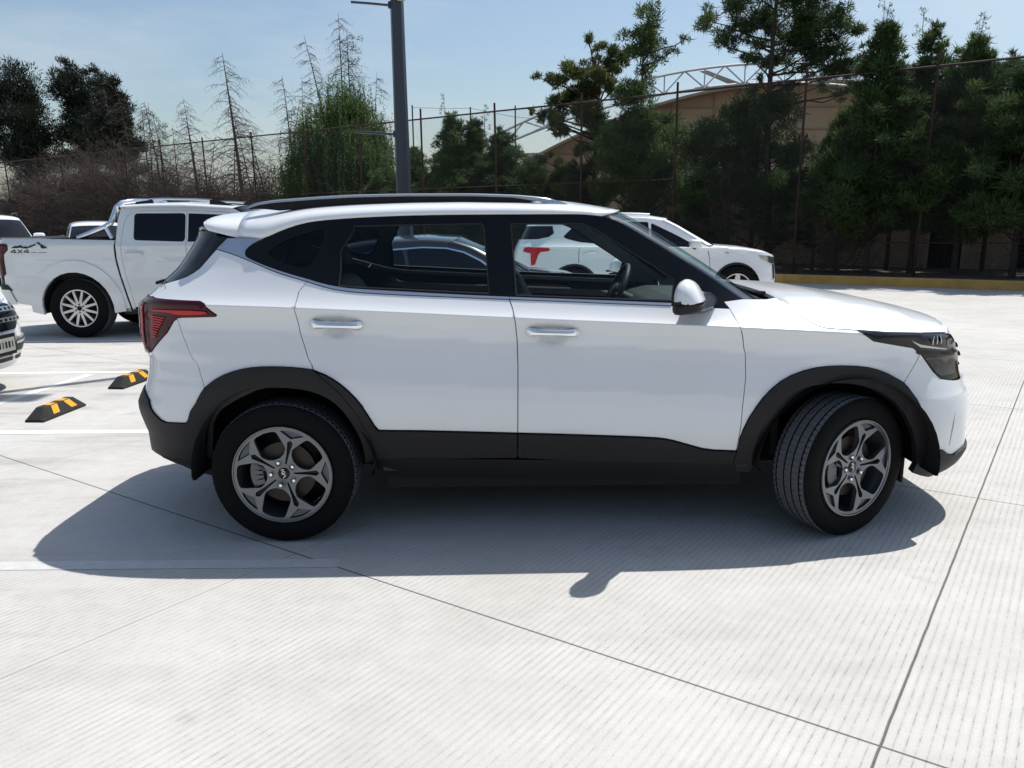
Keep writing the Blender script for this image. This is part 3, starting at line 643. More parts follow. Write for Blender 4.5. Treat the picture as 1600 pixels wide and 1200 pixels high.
    P("door_liner", [(-1.25, 1.17), (-.97, 1.145), (-.25, 1.11), (.45, 1.075), (.74, 1.055), (.74, .95), (-1.25, 1.0)], M_int, off=-.10, depth=.06, h=.06, gap=0)
    # roof, spoiler, windscreen
    E3 = [S.P(a, b) for a, b in [D['roof_seam'][1], D['garn_up'][0], D['garn_up'][1]]+dl[1:]][1:]
    E3 = resample([[-1.50, -.668, 1.4085]]+[list(p) for p in E3 if p[0] > -1.46 and p[0] < .16]+[list(S.P(*po[0]))], 40)
    zt = [(-1.80, 1.505), (-1.593, 1.541), (-1.462, 1.550), (-1.196, 1.568), (-.941, 1.580), (-.685, 1.587), (-.43, 1.589), (-.175, 1.582), (.039, 1.568), (.157, 1.549), (.30, 1.522)]
    C3 = []
    for e in E3:
        t = (e[0]+1.5)/(1.668); x = -1.5+t*1.80; C3.append((x, 0, lerp_tab(zt, x)))
    grid_surface("roof", car, bow_grid(E3, C3, 2.7, 18), M_white, thick=.006)
    head = [[(p[0], p[1]*.96, p[2]-.035) for p in r] for r in bow_grid(E3, C3, 2.7, 10)]
    grid_surface("headliner", car, head, M_int)
    Es = [(-1.503, -.668, 1.408), (-1.53, -.664, 1.415), (-1.578, -.655, 1.426), (-1.63, -.64, 1.438), (-1.655, -.63, 1.444), (-1.67, -.612, 1.452), (-1.672, -.605, 1.474)]
    Cs = [(-1.503, 0, 1.545), (-1.55, 0, 1.542), (-1.62, 0, 1.535), (-1.65, 0, 1.532), (-1.69, 0, 1.524), (-1.715, 0, 1.512), (-1.716, 0, 1.492)]
    gs = bow_grid(Es, Cs, 2.7, 18); G2 = [r for r in gs]
    under = [[(p[0]+(.045), p[1]*.985, p[2]-.012) for p in gs[-1]], [(-1.62+.05*(abs(p[1])/.6)**2, p[1]*.97, 1.425) for p in gs[-1]], [(-1.52, p[1]*.97, 1.40) for p in gs[-1]]]
    grid_surface("rear_spoiler", car, G2+under, M_white)
    dle = [S.P(a, b) for a, b in po]; We = resample([list(p) for p in dle], 24)
    Wc = resample([(.305, 0, 1.522), (.46, 0, 1.437), (.585, 0, 1.355), (.765, 0, 1.24), (.945, 0, 1.122), (1.01, 0, 1.078)], 24)
    grid_surface("windscreen", car, bow_grid(We, Wc, 2.3, 16), M_wsglass)
    frit = bow_grid(We, Wc, 2.3, 16)
    mb = MB(); mb.grid([[tuple(Vector(p)+Vector((-.004, 0, -.006))) for p in r] for r in (frit[0], frit[1], frit[2])]); mb.grid([[tuple(Vector(p)+Vector((-.004, 0, -.006))) for p in r] for r in frit[-3:]])
    mb.grid([[tuple(Vector(p)+Vector((-.004, 0, -.006))) for p in r[:4]] for r in frit]); mb.grid([[tuple(Vector(p)+Vector((-.004, 0, -.006))) for p in r[-4:]] for r in frit])
    mb.build("windscreen_frit", [M_gloss], car)
    # hood over the plan outline of its side line
    hlp = [S.P(a, b) for a, b in D['hood_line']]+[S.P(a, b) for a, b in [(2.13, .936), (2.3, .935), (2.5, .932), (sm, .930)]]
    side = [(p[0], p[1], p[2]) for p in hlp]
    side[0] = (side[0][0]+.03, side[0][1], side[0][2]-.022)
    plan = [(p[0], p[1]) for p in side]; plan += [(x, -y) for x, y in plan[::-1][1:]]
    xt = max(p[0] for p in side)
    ex = [p[0] for p in side[:-1]]; ey = [-p[1] for p in side[:-1]]; ez = [p[2] for p in side[:-1]]
    exx = ex+[xt+1e-4]; eyy = ey+[0.0]; ezz = ez+[side[-1][2]]
    zc_ = [(1.0, 1.122), (1.10, 1.126), (1.311, 1.112), (1.586, 1.070), (1.80, 1.022), (1.95, .982), (2.05, .953), (xt, .93)]
    def Hf(x, y):
        x = np.asarray(x, float); y = np.abs(np.asarray(y, float))
        ye = np.interp(x, exx, eyy); ze = np.interp(x, exx, ezz); c = np.maximum(lerp_tab(zc_, x)-ze, 0)
        u = np.clip(y/np.maximum(ye, .02), 0, 1)
        return np.stack([x, np.asarray(y, float), ze+c*(1-u**3.2)**.8], -1)
    def hfn(a, b):
        v = Hf(a, b); v[..., 1] = b; return v
    def hnn(a, b, e=.012):
        a = np.clip(a, .99, xt-.03)
        dx = (Hf(a+e, b)-Hf(a-e, b)); dy = hfn(a, np.asarray(b)+e)-hfn(a, np.asarray(b)-e)
        n = np.cross(dx, dy); n = n/np.linalg.norm(n, axis=-1, keepdims=True)
        k = np.clip((np.abs(b)/np.maximum(np.interp(a, exx, eyy), .02)-.93)/.07, 0, 1)[..., None]
        n2 = n*(1-k)+k*np.stack([0*a, np.sign(b)*.5, 0*a+.86], -1); return n2/np.linalg.norm(n2, axis=-1, keepdims=True)
    panel("hood", car, S, plan, M_white, h=.025, gap=.003, depth=.015, mirror=False, fn=hfn, fnn=hnn)
    bp_ = [(1.06, -.70), (1.2, -.80), (1.45, -.77), (1.65, -.70), (1.85, -.56), (1.97, -.38), (2.04, -.15)]; mb = MB(); mb.prism(bp_+[(x, -y) for x, y in bp_[::-1]], .02, 0, lambda a, b, c: (a, b, .872+c)); mb.build('bonnet_light_blocker', [M_sill], car, False)  # unseen plate added under the hood to block leaking sunlight
    mb = MB(); mb.grid([[(x, y*k, z+.02*(1-abs(y/.74)**2)) for y in np.linspace(-.74, .74, 9)] for x, z, k in ((.80, 1.03, .98), (.93, 1.075, .98), (.98, 1.083, .96), (1.03, 1.06, .95), (1.10, 1.02, .94))]); mb.build("cowl", [M_sill], car)
    for sgn, x0, y0 in ((1, .965, -.42), (1, .965, .12)):
        mb = MB(); mb.tube([(1.03, y0, 1.105), (x0, y0-.10, 1.125), (.93, y0-.24, 1.135)], [.009, .007, .005], 6); mb.tube([(.955, y0-.02, 1.122), (.925, y0-.30, 1.142)], .006, 6)
        mb.build("wiper", [M_sill], car)
    mb = MB(); mb.tube([(-1.90, -.58, 1.213), (-1.945, -.57, 1.200), (-1.99, -.40, 1.198), (-2.03, .1, 1.19)], [.004, .009, .009, .008], 6); mb.build('rear_wiper', [M_sill], car)
    # roof rails
    rl = [(-1.464, 1.556), (-1.444, 1.566), (-1.346, 1.580), (-1.133, 1.594), (-.975, 1.601), (-.737, 1.604), (-.419, 1.602), (-.221, 1.594), (-.101, 1.583), (-.023, 1.565), (.018, 1.551)]
    for sgn in (-1, 1):
        mb = MB(); rr = resample([(x, 0, z) for x, z in rl], 40)
        G = []
        for i, p in enumerate(rr):
            t = i/39; a = .016*min(1, (t+.01)*12, (1.01-t)*9)
            th = .008+.012*max(0, (t-.82)/.18)
            G.append([(p[0], sgn*.60-a, p[2]-th*1.6), (p[0], sgn*.60-a, p[2]-.004), (p[0], sgn*.60-a*.6, p[2]), (p[0], sgn*.60+a*.6, p[2]), (p[0], sgn*.60+a, p[2]-.004), (p[0], sgn*.60+a, p[2]-th*1.6), (p[0], sgn*.60-a, p[2]-th*1.6)])
        mb.grid(G, 0)
        G = []
        for j_, p in enumerate(resample([(x, 0, z) for x, z in rl[:9]], 30)): d_ = .018+.032*min(1, j_/3, (29-j_)/4); G.append([(p[0], sgn*.60-.012, p[2]-.013), (p[0], sgn*.60-.012, p[2]-d_), (p[0], sgn*.60+.012, p[2]-d_), (p[0], sgn*.60+.012, p[2]-.013)])
        mb.grid(G, 1)
        mb.build("roof_rail", [M_silver, M_sill], car, True, 40)
    mb = MB()
    G = []
    for t in np.linspace(0, 1, 9):
        h = .052*(1-t)**.7; G.append([(-1.32+.15*t, -.018*(1-t)-.002, 1.556+.006*t), (-1.315+.15*t, -.004, 1.558+h), (-1.315+.15*t, .004, 1.558+h), (-1.32+.15*t, .018*(1-t)+.002, 1.556+.006*t)])
    mb.grid(G); mb.add(G[0], [(3, 2, 1, 0)]); mb.build("antenna_fin", [M_white], car)
    # mirrors
    prof = [(-.078, -.030), (-.076, .012), (-.058, .050), (-.020, .067), (.022, .050), (.058, .002), (.072, -.045), (.066, -.072), (.010, -.085), (-.060, -.088), (-.082, -.064)]
    mo = thing("door_mirror", parent=car, loc=(.515, -.985, 1.160))
    top = [p for p in round_poly(prof) if p[1] > -.034]; bot = [p for p in round_poly(prof) if p[1] <= -.030]
    top = sorted(top, key=lambda p: math.atan2(p[1]+.034, p[0])); 
    def shell(name, pl, mat, zc):
        mb = MB(); pr = clean(round_poly(pl), .003); G = []
        for t in (-1, -.93, -.75, -.45, 0, .45, .8, 1):
            k = (1-abs(t)**2.6)**.42 if abs(t) < 1 else .05
            G.append([(p[0]*k+(.02 if t > 0 else 0)*t, .095*t, (p[1]-zc)*k+zc) for p in pr+[pr[0]]])
        mb.grid(G); return mb.build(name, [mat], mo, True, 60)
    shell("mirror_cap", [(-.080, -.034), (-.078, .012), (-.060, .050), (-.020, .070), (.022, .052), (.058, .004), (.078, -.034)], M_white, -.034)
    shell("mirror_base", [(-.083, -.036), (.078, -.036), (.070, -.068), (.020, -.082), (-.066, -.088), (-.086, -.070)], M_clad, -.036)
    mb = MB(); mb.grid([[(x0+rx*cos(a), y, z0_+rz_*sin(a)) for a in np.linspace(0, 2*pi, 13)] for y, x0, rx, z0_, rz_ in ((-.02, -.01, .05, -.062, .022), (.05, .01, .062, -.066, .026), (.12, .04, .07, -.062, .034), (.20, .07, .085, -.05, .05))]); mb.build("mirror_arm", [M_gloss], mo, True, 60)
    mb = MB(); mb.grid([[(-.079+.12*t, -.087*((1-(max(t, .0))**3)**.5)-.006, z) for t in (0, .3, .6, .85)] for z in (-.022, -.034)]); mb.build("indicator", [M_gloss], mo)
    for ch in mo.children:      # swept back towards its outer end
        for v in ch.data.vertices: v.co.x = v.co.x*(.86 if ch.name.startswith(('mirror_cap', 'mirror_base', 'indicator')) else 1)+.30*min(v.co.y, .10)
        ch.data.update()
    mirror_copy(mo, car)
    # handles
    for hx, hz, hn in ((-1.044, 1.030, 0), (-.065, .988, 1)):
        c = S.P(hx, hz); ho_ = thing("door_handle", parent=car)
        mb = MB(); G = []
        for i in range(21):
            t = -1+i/10; x = c[0]+.118*t; y = c[1]-.030+.030*abs(t)**4-.003*(1-t*t); hh = (.0145+.011*abs(t)**3)*(1 if abs(t) < .85 else (1-((abs(t)-.85)/.16)**2)**.5)
            z = hz-.004*t; G.append([(x, y-.010*cos(a)*(1 if abs(t) < .97 else .5), z+hh*sin(a)) for a in np.linspace(-pi, pi, 13)])
        mb.grid(G); mb.build("grip", [M_chrome], ho_, True, 60)
        for q in (-1, 1): mb = MB(); mb.tube([(c[0]+q*.098, c[1]+.004, hz), (c[0]+q*.09, c[1]-.022, hz)], [.020, .014], 10); mb.build("handle_mount", [M_chrome], ho_)
        mb = MB(); mb.grid([[(c[0]-.03+.06*u, c[1]-.004+.012*v, hz+.010+.042*v) for u in (0, .5, 1)] for v in (0, 1)]); mb.build("protective_film", [M_film], ho_)
        mirror_copy(ho_, car)
    # wheels and wells
    wheel_y_spoke(car, (-1.315, -.890, .335), 0, R(2))
    wf = wheel_y_spoke(car, (1.315+.085*sin(R(27)), -.80-.085*cos(R(27)), .335), R(27), R(3))
    for x in (-1.315, 1.315):
        w2 = wheel_y_spoke(car, (x, .890, .335), pi if x < 0 else pi+R(24), R(20), False)
        wheel_well(S, x, .335, .425, .878, .50, car, zf=.295 if x > 0 else .33, zr=.33 if x > 0 else .31)
    # underside, cabin
    pl_ = [(1.0, -.80), (1.5, -.79), (1.76, -.67), (1.92, -.53), (2.0, -.35), (2.02, -.1)]
    mb = MB(); mb.prism(pl_+[(x, -y) for x, y in pl_[::-1]], .10, 0, lambda a, b, c: (a, b, .77+c)); mb.prism([(1.76, -.62), (1.92, -.48), (2.02, -.15), (2.02, .15), (1.92, .48), (1.76, .62)], .45, 0, lambda a, b, c: (a, b, .33+c)); mb.build("nose_light_blocker", [M_sill], car, False)  # hidden blocks added inside the nose so no sun leaks onto the ground
    mb = MB(); mb.box((0, 0, .27), (1.7, 1.5, .10)); mb.box((0, 0, .29), (3.6, .9, .10)); mb.box((-1.62, 0, .40), (.3, 1.1, .10)); mb.box((1.62, 0, .38), (.3, 1.1, .10)); mb.tube([(-1.3, -.6, .33), (-1.3, .6, .33)], .05, 10); mb.tube([(1.3, -.5, .33), (1.3, .5, .33)], .04, 10)
    mb.box((1.74, -.36, .215), (.012, .40, .13))
    mb.build("underbody", [M_sill], car, False)
    mb = MB(); mb.box((0, 0, .34), (1.72, 1.62, .03)); mb.box((-1.50, 0, .75), (.6, 1.2, .03)); mb.box((1.02, 0, .65), (.03, 1.4, .60)); mb.build("cabin_floor", [M_int], car, False)
    for y in (-.38, .38): seat(car, .175, y, .50, .66, .56, .38)
    seat(car, -.80, 0, 1.30, .66, .56, .40)
    mb = MB()
    prof = [(.45, .98), (.50, 1.04), (.62, 1.065), (.95, 1.06), (.98, .9), (.80, .70), (.55, .80)]
    mb.prism(prof, 1.40, 0, lambda a, b, c: (a, c-.70, b)); mb.build("dashboard", [M_int], car, False, bevel=.02)
    sw = thing("steering_wheel", parent=car, loc=(.385, .37, 1.045))
    mb = MB(); ro = Matrix.Rotation(R(-66), 3, 'Y')
    rim = [ro @ Vector((.18*cos(t), .18*sin(t), 0)) for t in np.linspace(0, 2*pi, 33)]
    mb.tube(rim, .015, 8, cap=False); mb.build("wheel_rim", [M_seat], sw, True, 60)
    mb = MB(); ellip(mb, ro @ Vector((0, 0, 0)), (.065, .07, .03), 2.5, rot=ro)
    for a in (0, pi, -pi/2): mb.tube([(0, 0, 0), ro @ Vector((.17*sin(a), .17*cos(a), 0))], .013, 6)
    mb.tube([(0, 0, 0), (.2, 0, -.09)], .035, 8); mb.build("wheel_hub", [M_int], sw, True, 60)
    mb = MB(); ellip(mb, (.28, 0, 1.42), (.02, .12, .035), 4); mb.tube([(.28, 0, 1.45), (.34, 0, 1.50)], .01, 6); mb.build("rear_view_mirror", [M_int], car)
    return car
# ---------------------------------------------------------------- the other parked vehicles
def plain_wheel(parent, loc, rz, rr, rt, wd, nsp, mat, lugs=5, lite=False):
    w_ = thing("wheel", parent=parent, loc=loc, rz=rz)
    V, F, M = tyre_mesh(rr, rt, wd, False, 56); mesh_obj("tyre", V, F, [M_tyre, M_tread], w_, M, True, angle=28)
    mb = MB(); mb.lathe([(rr*.93, .02), (rr*.97, .006), (rr*1.02, .004), (rr, .03), (rr*.9, .16)], 48, m=0)
    mb.lathe([(.001, .012), (rr*.28, .014), (rr*.30, .05)], 30, m=0); mb.lathe([(.001, .09), (rr*.93, .10)], 36, m=1); mb.lathe([(.001, .008), (rr*.13, .008), (rr*.14, .02)], 20, m=1)
    for i in range(nsp):
        a = 2*pi*i/nsp+.26; d = .085*6/nsp*2.0 if nsp < 8 else .075
        c, s = cos(a), sin(a)
        for q in ((-d*.5, d*.5),):
            r0, r1 = rr*.26, rr*.95; hw0, hw1 = rr*d*1.05, rr*d*.75
            P = [(r0*c+hw0*s, r0*s-hw0*c), (r1*c+hw1*s, r1*s-hw1*c), (r1*c-hw1*s, r1*s+hw1*c), (r0*c-hw0*s, r0*s+hw0*c)]
            mb.prism(P, .03, 0, lambda a_, b_, c_: (a_, .014+c_, b_))
    for i in range(lugs):
        a = 2*pi*i/lugs+.5; mb.lathe([(.001, .009), (.011, .009), (.013, .02)], 8, c=(rr*.22*cos(a), 0, rr*.22*sin(a)), m=1)
    mb.build("rim", [mat, M_rimdark], w_, True, 25)
    return w_
def four_wheels(car, S, hubs, yo, rr, rt, wd, nsp, mat, lugs=5, well=.06, arch_r=None):
    for x in hubs:
        plain_wheel(car, (x, -yo, rt), 0, rr, rt, wd, nsp, mat, lugs); plain_wheel(car, (x, yo, rt), pi, rr, rt, wd, nsp, mat, lugs)
        wheel_well(S, x, rt, arch_r or rt+well, yo-.02, yo-.34, car)
def arc_pts(cx, cz, r, a0, a1, n=12): return [(cx+r*cos(R(a)), cz+r*sin(R(a))) for a in np.linspace(a0, a1, n)]
def fillet(p, r, n=4):
    q = []
    for i in range(len(p)):
        a, b, c = Vector(p[i-1]), Vector(p[i]), Vector(p[(i+1) % len(p)])
        u, v = a-b, c-b; k = min(r, u.length*.45, v.length*.45); u.normalize(); v.normalize(); s, e = b+u*k, b+v*k
        for j in range(n+1):
            t = j/n; q.append(tuple(s*(1-t)**2+b*2*t*(1-t)+e*t*t))
    return q
def gen_car(car, S, paint, low, upper, glasses, roofE, roofC, wsC, ws_side, hoodE=None, hoodC=None, deckE=None, deckC=None, glass=M_black_glass, pillars=None, roofmat=None, body="body", h=.06, m=2.6, lid="boot_lid"):
    glasses = [fillet(g, .035) for g in glasses]
    panel(body, car, S, low, paint, h=h, gap=0, depth=.02)
    panel("window_surround", car, S, upper, pillars or paint, holes=glasses, h=h, gap=0, depth=.01)
    for g in glasses: panel("window_glass", car, S, g, glass, off=-.006, gap=-.008, depth=0, h=h)
    if roofE is not None: grid_surface("roof", car, bow_grid(roofE, roofC, m, 10), roofmat or paint)
    if wsC is not None:
        G = bow_grid(ws_side, wsC, 2.4, 10); grid_surface("windscreen", car, G, M_black_glass)
        for q in (-1, 1):
            mb = MB(); mb.grid([[(p[0]+.004, q*p[1], p[2]+.006) for p in r[:3]] for r in G]); mb.build("front_pillar", [paint], car)
    if hoodE is not None: grid_surface("hood", car, bow_grid(hoodE, hoodC, 3.0, 10), paint)
    if deckE is not None: grid_surface(lid, car, bow_grid(deckE, deckC, 3.0, 10), paint)
    mb = MB(); mb.box((0, 0, .36), (S.smaxf*1.1, S.W*1.5, .12)); mb.build("underbody", [M_sill], car, False)
M_glassw = glassmat("windscreen_tint", (0.30, 0.36, 0.38))
def pickup():
    car = thing("pickup_truck", "white 4x4 pickup truck with chrome roll bar and roof rails behind the foreground SUV", "pickup truck", loc=(-4.5, 6.75, 0))
    S = Surf(1.7, 1.9, .93, [(.2, .82), (.5, .875), (.9, .86), (1.2, .80)], [(.2, .62), (.6, .675), (1.3, .66)], 3.5, 6, [(-3, 1.22), (3, 1.20)], [(-1.2, .12), (-.9, .05), (-.7, .02), (-.4, 0), (-.15, .008), (-.03, .008), (0, 0)], .02, .30)
    sm, sr = S.smaxf, S.smaxr; P = lambda nm, o, m, **k: panel(nm, car, S, o, m, **k)
    ai = arc_pts(-1.47, .40, .475, 190, -8, 16); fl = arc_pts(-1.47, .40, .625, 184, -4, 18)
    top = [(-2.41, 1.332), (-1.835, 1.315), (-.895, 1.286)]
    gap_ = smooth_line([(-.893, 1.286), (-.906, 1.204), (-.907, 1.039), (-.864, .806), (-.807, .509), (-.78, .345)])
    P("bed_side", top+gap_+[(-.90, .345)]+ai[::-1]+[(-2.116, .44), (-2.27, .462), (-2.34, .65), (-2.41, .66)], M_cream, h=.05, gap=.004)
    P("fender_flare", fl+ai[::-1], M_cream, off=.018, depth=.04, h=.04, gap=0)
    P("tailgate", [(-2.55, .66), (-sr, .66), (-sr, 1.332), (-2.55, 1.332)], M_cream, h=.06)
    P("rear_bumper", [(-2.27, .462), (-2.34, .655), (-2.56, .655), (-sr, .64), (-sr, .45), (-2.5, .44)], M_cream, h=.05, off=.02)
    P("bumper_trim", [(-2.30, .64), (-2.37, .72), (-sr, .72), (-sr, .655), (-2.5, .655)], M_clad, h=.05, off=.015)
    P("tail_lamp", [(-2.33, 1.25), (-2.30, 1.232), (-2.295, 1.17), (-2.365, 1.11), (-2.375, 1.05), (-2.365, .86), (-2.41, .82), (-2.55, .82), (-2.55, 1.25)], M_darkred, off=.006, h=.04, gap=.002)
    P("fuel_door", fillet([(-1.308, 1.154), (-1.045, 1.152), (-1.055, .997), (-1.26, .997), (-1.312, 1.059)], .02), M_cream, off=.002, depth=.004, gap=.002, h=.05)
    dr = smooth_line([(-.679, 1.646), (-.764, 1.579), (-.804, 1.383), (-.818, 1.212), (-.817, 1.038), (-.78, .788), (-.745, .598), (-.722, .405)])
    win = fillet([(-.655, 1.625), (.02, 1.622), (.02, 1.255), (-.655, 1.28)], .05)
    win2 = [(.055, 1.62), (.50, 1.60), (.80, 1.47), (1.10, 1.25), (.055, 1.255)]
    cabr = [(-.831, 1.70), (-.872, 1.53), (-.886, 1.286)]
    P("cab_side", [(-.72, 1.70)]+cabr+[(-.885, 1.20), (-.885, 1.04), (-.845, .806), (-.787, .509), (-.76, .36), (-.722, .38)]+dr[::-1], M_cream, gap=.002)
    P("cab_side", [(-.72, 1.70)]+dr[:3]+[(-.60, 1.66), (.0, 1.66), (.55, 1.635), (.9, 1.49), (1.2, 1.25), (1.27, 1.26), (.93, 1.53), (.62, 1.69), (.2, 1.72)], M_cream, gap=.001)
    P("rear_door", dr[2:]+[(.005, .40), (.035, 1.0), (.037, 1.66), (-.60, 1.66)], M_cream, holes=[win], gap=.003)
    P("front_door", [(.035, 1.0), (.005, .40), (.98, .40), (1.10, .9), (1.19, 1.25), (.9, 1.48), (.55, 1.632), (.037, 1.66)], M_cream, holes=[win2], gap=.003)
    P("window_glass", win, M_black_glass, off=-.006, depth=0, gap=-.008); P("window_glass", win2, M_black_glass, off=-.006, depth=0, gap=-.008)
    P("sill", [(-.88, .39), (1.1, .39), (1.1, .30), (-.88, .31)], M_clad, depth=.03, gap=0)
    af = arc_pts(1.63, .40, .475, 186, -6, 14)
    P("front_fender", [(1.19, 1.245), (1.10, .9), (.99, .40), (1.12, .36)]+af[1:-1]+[(2.11, .36), (2.3, .40), (sm, .40), (sm, .98), (2.3, 1.0), (1.3, 1.13)], M_cream, h=.06)
    P("headlight", [(2.0, .96), (2.05, .83), (2.6, .80), (2.6, .95)], M_lens, off=.005, h=.06)
    # bed: inner walls and floor
    mb = MB(); mb.box((-1.65, 0, .78), (1.5, 1.5, .04)); mb.box((-.93, 0, 1.0), (.03, 1.6, .52)); mb.box((-2.40, 0, 1.05), (.03, 1.6, .5))
    for q in (-1, 1): mb.box((-1.65, q*.80, 1.05), (1.5, .03, .50))
    mb.build("bed_liner", [M_sill], car, False)
    for q in (-1, 1):
        mb = MB(); mb.grid([[(x, q*y, z) for y in (.905, .80)] for x, z in ((-2.40, 1.338), (-1.835, 1.322), (-.90, 1.292))]); mb.build("bed_rail", [M_sill], car)
    ae = resample([(-.83, -.79, 1.70), (-.49, -.79, 1.705), (.0, -.79, 1.70), (.62, -.78, 1.675)], 16); ac = resample([(-.85, 0, 1.745), (-.49, 0, 1.775), (0, 0, 1.78), (.74, 0, 1.72)], 16)
    grid_surface("roof", car, bow_grid(ae, ac, 3.2, 12), M_cream)
    bk = MB(); bk.grid([[(-.875, y, z) for y in (-.80, .80)] for z in (1.28, 1.72)]); bk.build("cab_back", [M_cream], car)
    bk = MB(); bk.grid([[(-.885, y, z) for y in (-.62, .62)] for z in (1.34, 1.66)]); bk.build("rear_window", [M_black_glass], car)
    grid_surface("windscreen", car, bow_grid(resample([S.P(.62, 1.69), S.P(.93, 1.53), S.P(1.27, 1.26)], 10), resample([(.74, 0, 1.72), (1.12, 0, 1.5), (1.46, 0, 1.20)], 10), 2.5, 10), M_black_glass)
    grid_surface("hood", car, bow_grid(resample([S.P(1.25, 1.16), S.P(1.8, 1.08), S.P(2.3, 1.0), S.P(2.75, .98)], 14), resample([(1.42, 0, 1.22), (1.9, 0, 1.16), (2.3, 0, 1.10), (2.55, 0, .99)], 14), 3, 10), M_cream)
    for q in (-1, 1):
        mb = MB(); mb.tube([(-.50, q*.66, 1.805), (-.3, q*.66, 1.81), (.1, q*.66, 1.80), (.33, q*.66, 1.785)], .014, 8, 0)
        mb.prism([(-.70, 1.735), (-.66, 1.775), (-.46, 1.80), (-.44, 1.745)], .04, 1, lambda a, b, c: (a, q*.66-.02+c, b)); mb.prism([(.30, 1.735), (.31, 1.795), (.42, 1.785), (.62, 1.715)], .04, 1, lambda a, b, c: (a, q*.66-.02+c, b))
        mb.build("roof_rail", [M_silver, M_clad], car, True, 30)
        mb = MB(); pl = [(-1.40, q*.84, 1.31), (-1.05, q*.82, 1.45), (-.965, q*.81, 1.50), (-.935, q*.78, 1.58), (-.905, q*.73, 1.70), (-.86, q*.66, 1.765), (-.80, q*.5, 1.79)]
        mb.tube(pl, .036, 10); mb.tube([(-1.03, q*.82, 1.45), (-.96, q*.83, 1.30)], .028, 8); mb.build("roll_bar", [M_chrome], car, True, 50)
        c = S.P(-.655, 1.105); mb = MB(); mb.tube([(-.775, q*(-c[1]+.01), 1.105), (-.72, q*(-c[1]+.035), 1.108), (-.59, q*(-c[1]+.035), 1.107), (-.535, q*(-c[1]+.01), 1.10)], [.012, .018, .018, .012], 8); mb.build("door_handle", [M_cream], car)
        mb = MB(); ellip(mb, (1.02, q*1.06, 1.27), (.07, .13, .11), 4); mb.tube([(1.02, q*.96, 1.22), (1.06, q*.86, 1.2)], .03, 6); mb.build("door_mirror", [M_cream], car)
    mb = MB(); mb.tube([(-.80, -.5, 1.79), (-.79, 0, 1.80), (-.80, .5, 1.79)], .034, 10); mb.build("roll_bar", [M_chrome], car)
    # side decal: mountain range and 4X4 lettering
    mb = MB(); y = lambda x, z: float(S.P(x, z)[1])-.0035
    def lay(poly): 
        P_, T_ = tri2d(poly, (), .2); mb.add([(a, y(a, b), b) for a, b in P_.tolist()], T_.tolist())
    lay([(-2.25, 1.193), (-2.18, 1.222), (-2.15, 1.216), (-2.12, 1.232), (-2.075, 1.205), (-2.05, 1.215), (-2.02, 1.205), (-1.99, 1.225), (-1.955, 1.232), (-1.93, 1.250), (-1.915, 1.24), (-1.935, 1.222), (-1.96, 1.21), (-2.0, 1.196), (-2.04, 1.185), (-2.08, 1.187), (-2.12, 1.20), (-2.16, 1.192)])
    lay([(-1.905, 1.25), (-1.88, 1.262), (-1.835, 1.235), (-1.80, 1.212), (-1.765, 1.19), (-1.83, 1.182), (-1.86, 1.205), (-1.85, 1.225)]); lay([(-1.92, 1.262), (-1.895, 1.268), (-1.87, 1.27), (-1.90, 1.256)])
    st = .011
    def bar(a, b, w_=st):
        a, b = Vector(a), Vector(b); u = (b-a).normalized(); n = Vector((-u.y, u.x))*w_/2; mb.add([(p.x, y(p.x, p.y), p.y) for p in (a-n, b-n, b+n, a+n)], [(0, 1, 2, 3)])
    for x0 in (-2.255, -2.085):
        bar((x0+.052, 1.125), (x0+.060, 1.172)); bar((x0+.055, 1.172), (x0, 1.142)); bar((x0, 1.140), (x0+.075, 1.140))
    bar((-2.165, 1.127), (-2.10, 1.171)); bar((-2.160, 1.171), (-2.105, 1.127))
    bar((-1.99, 1.135), (-1.915, 1.134), .006); bar((-1.90, 1.134), (-1.785, 1.132), .006)
    mb.build("decal", [M_clad], car, False)
    four_wheels(car, S, (-1.47, 1.63), .905, .245, .395, .26, 12, M_rimsilver, 6, .07, .48)
    mb = MB(); mb.box((0, 0, .42), (4.4, .9, .16)); mb.tube([(-1.47, -.7, .4), (-1.47, .7, .4)], .06, 8); mb.build("chassis", [M_sill], car, False)
    return car
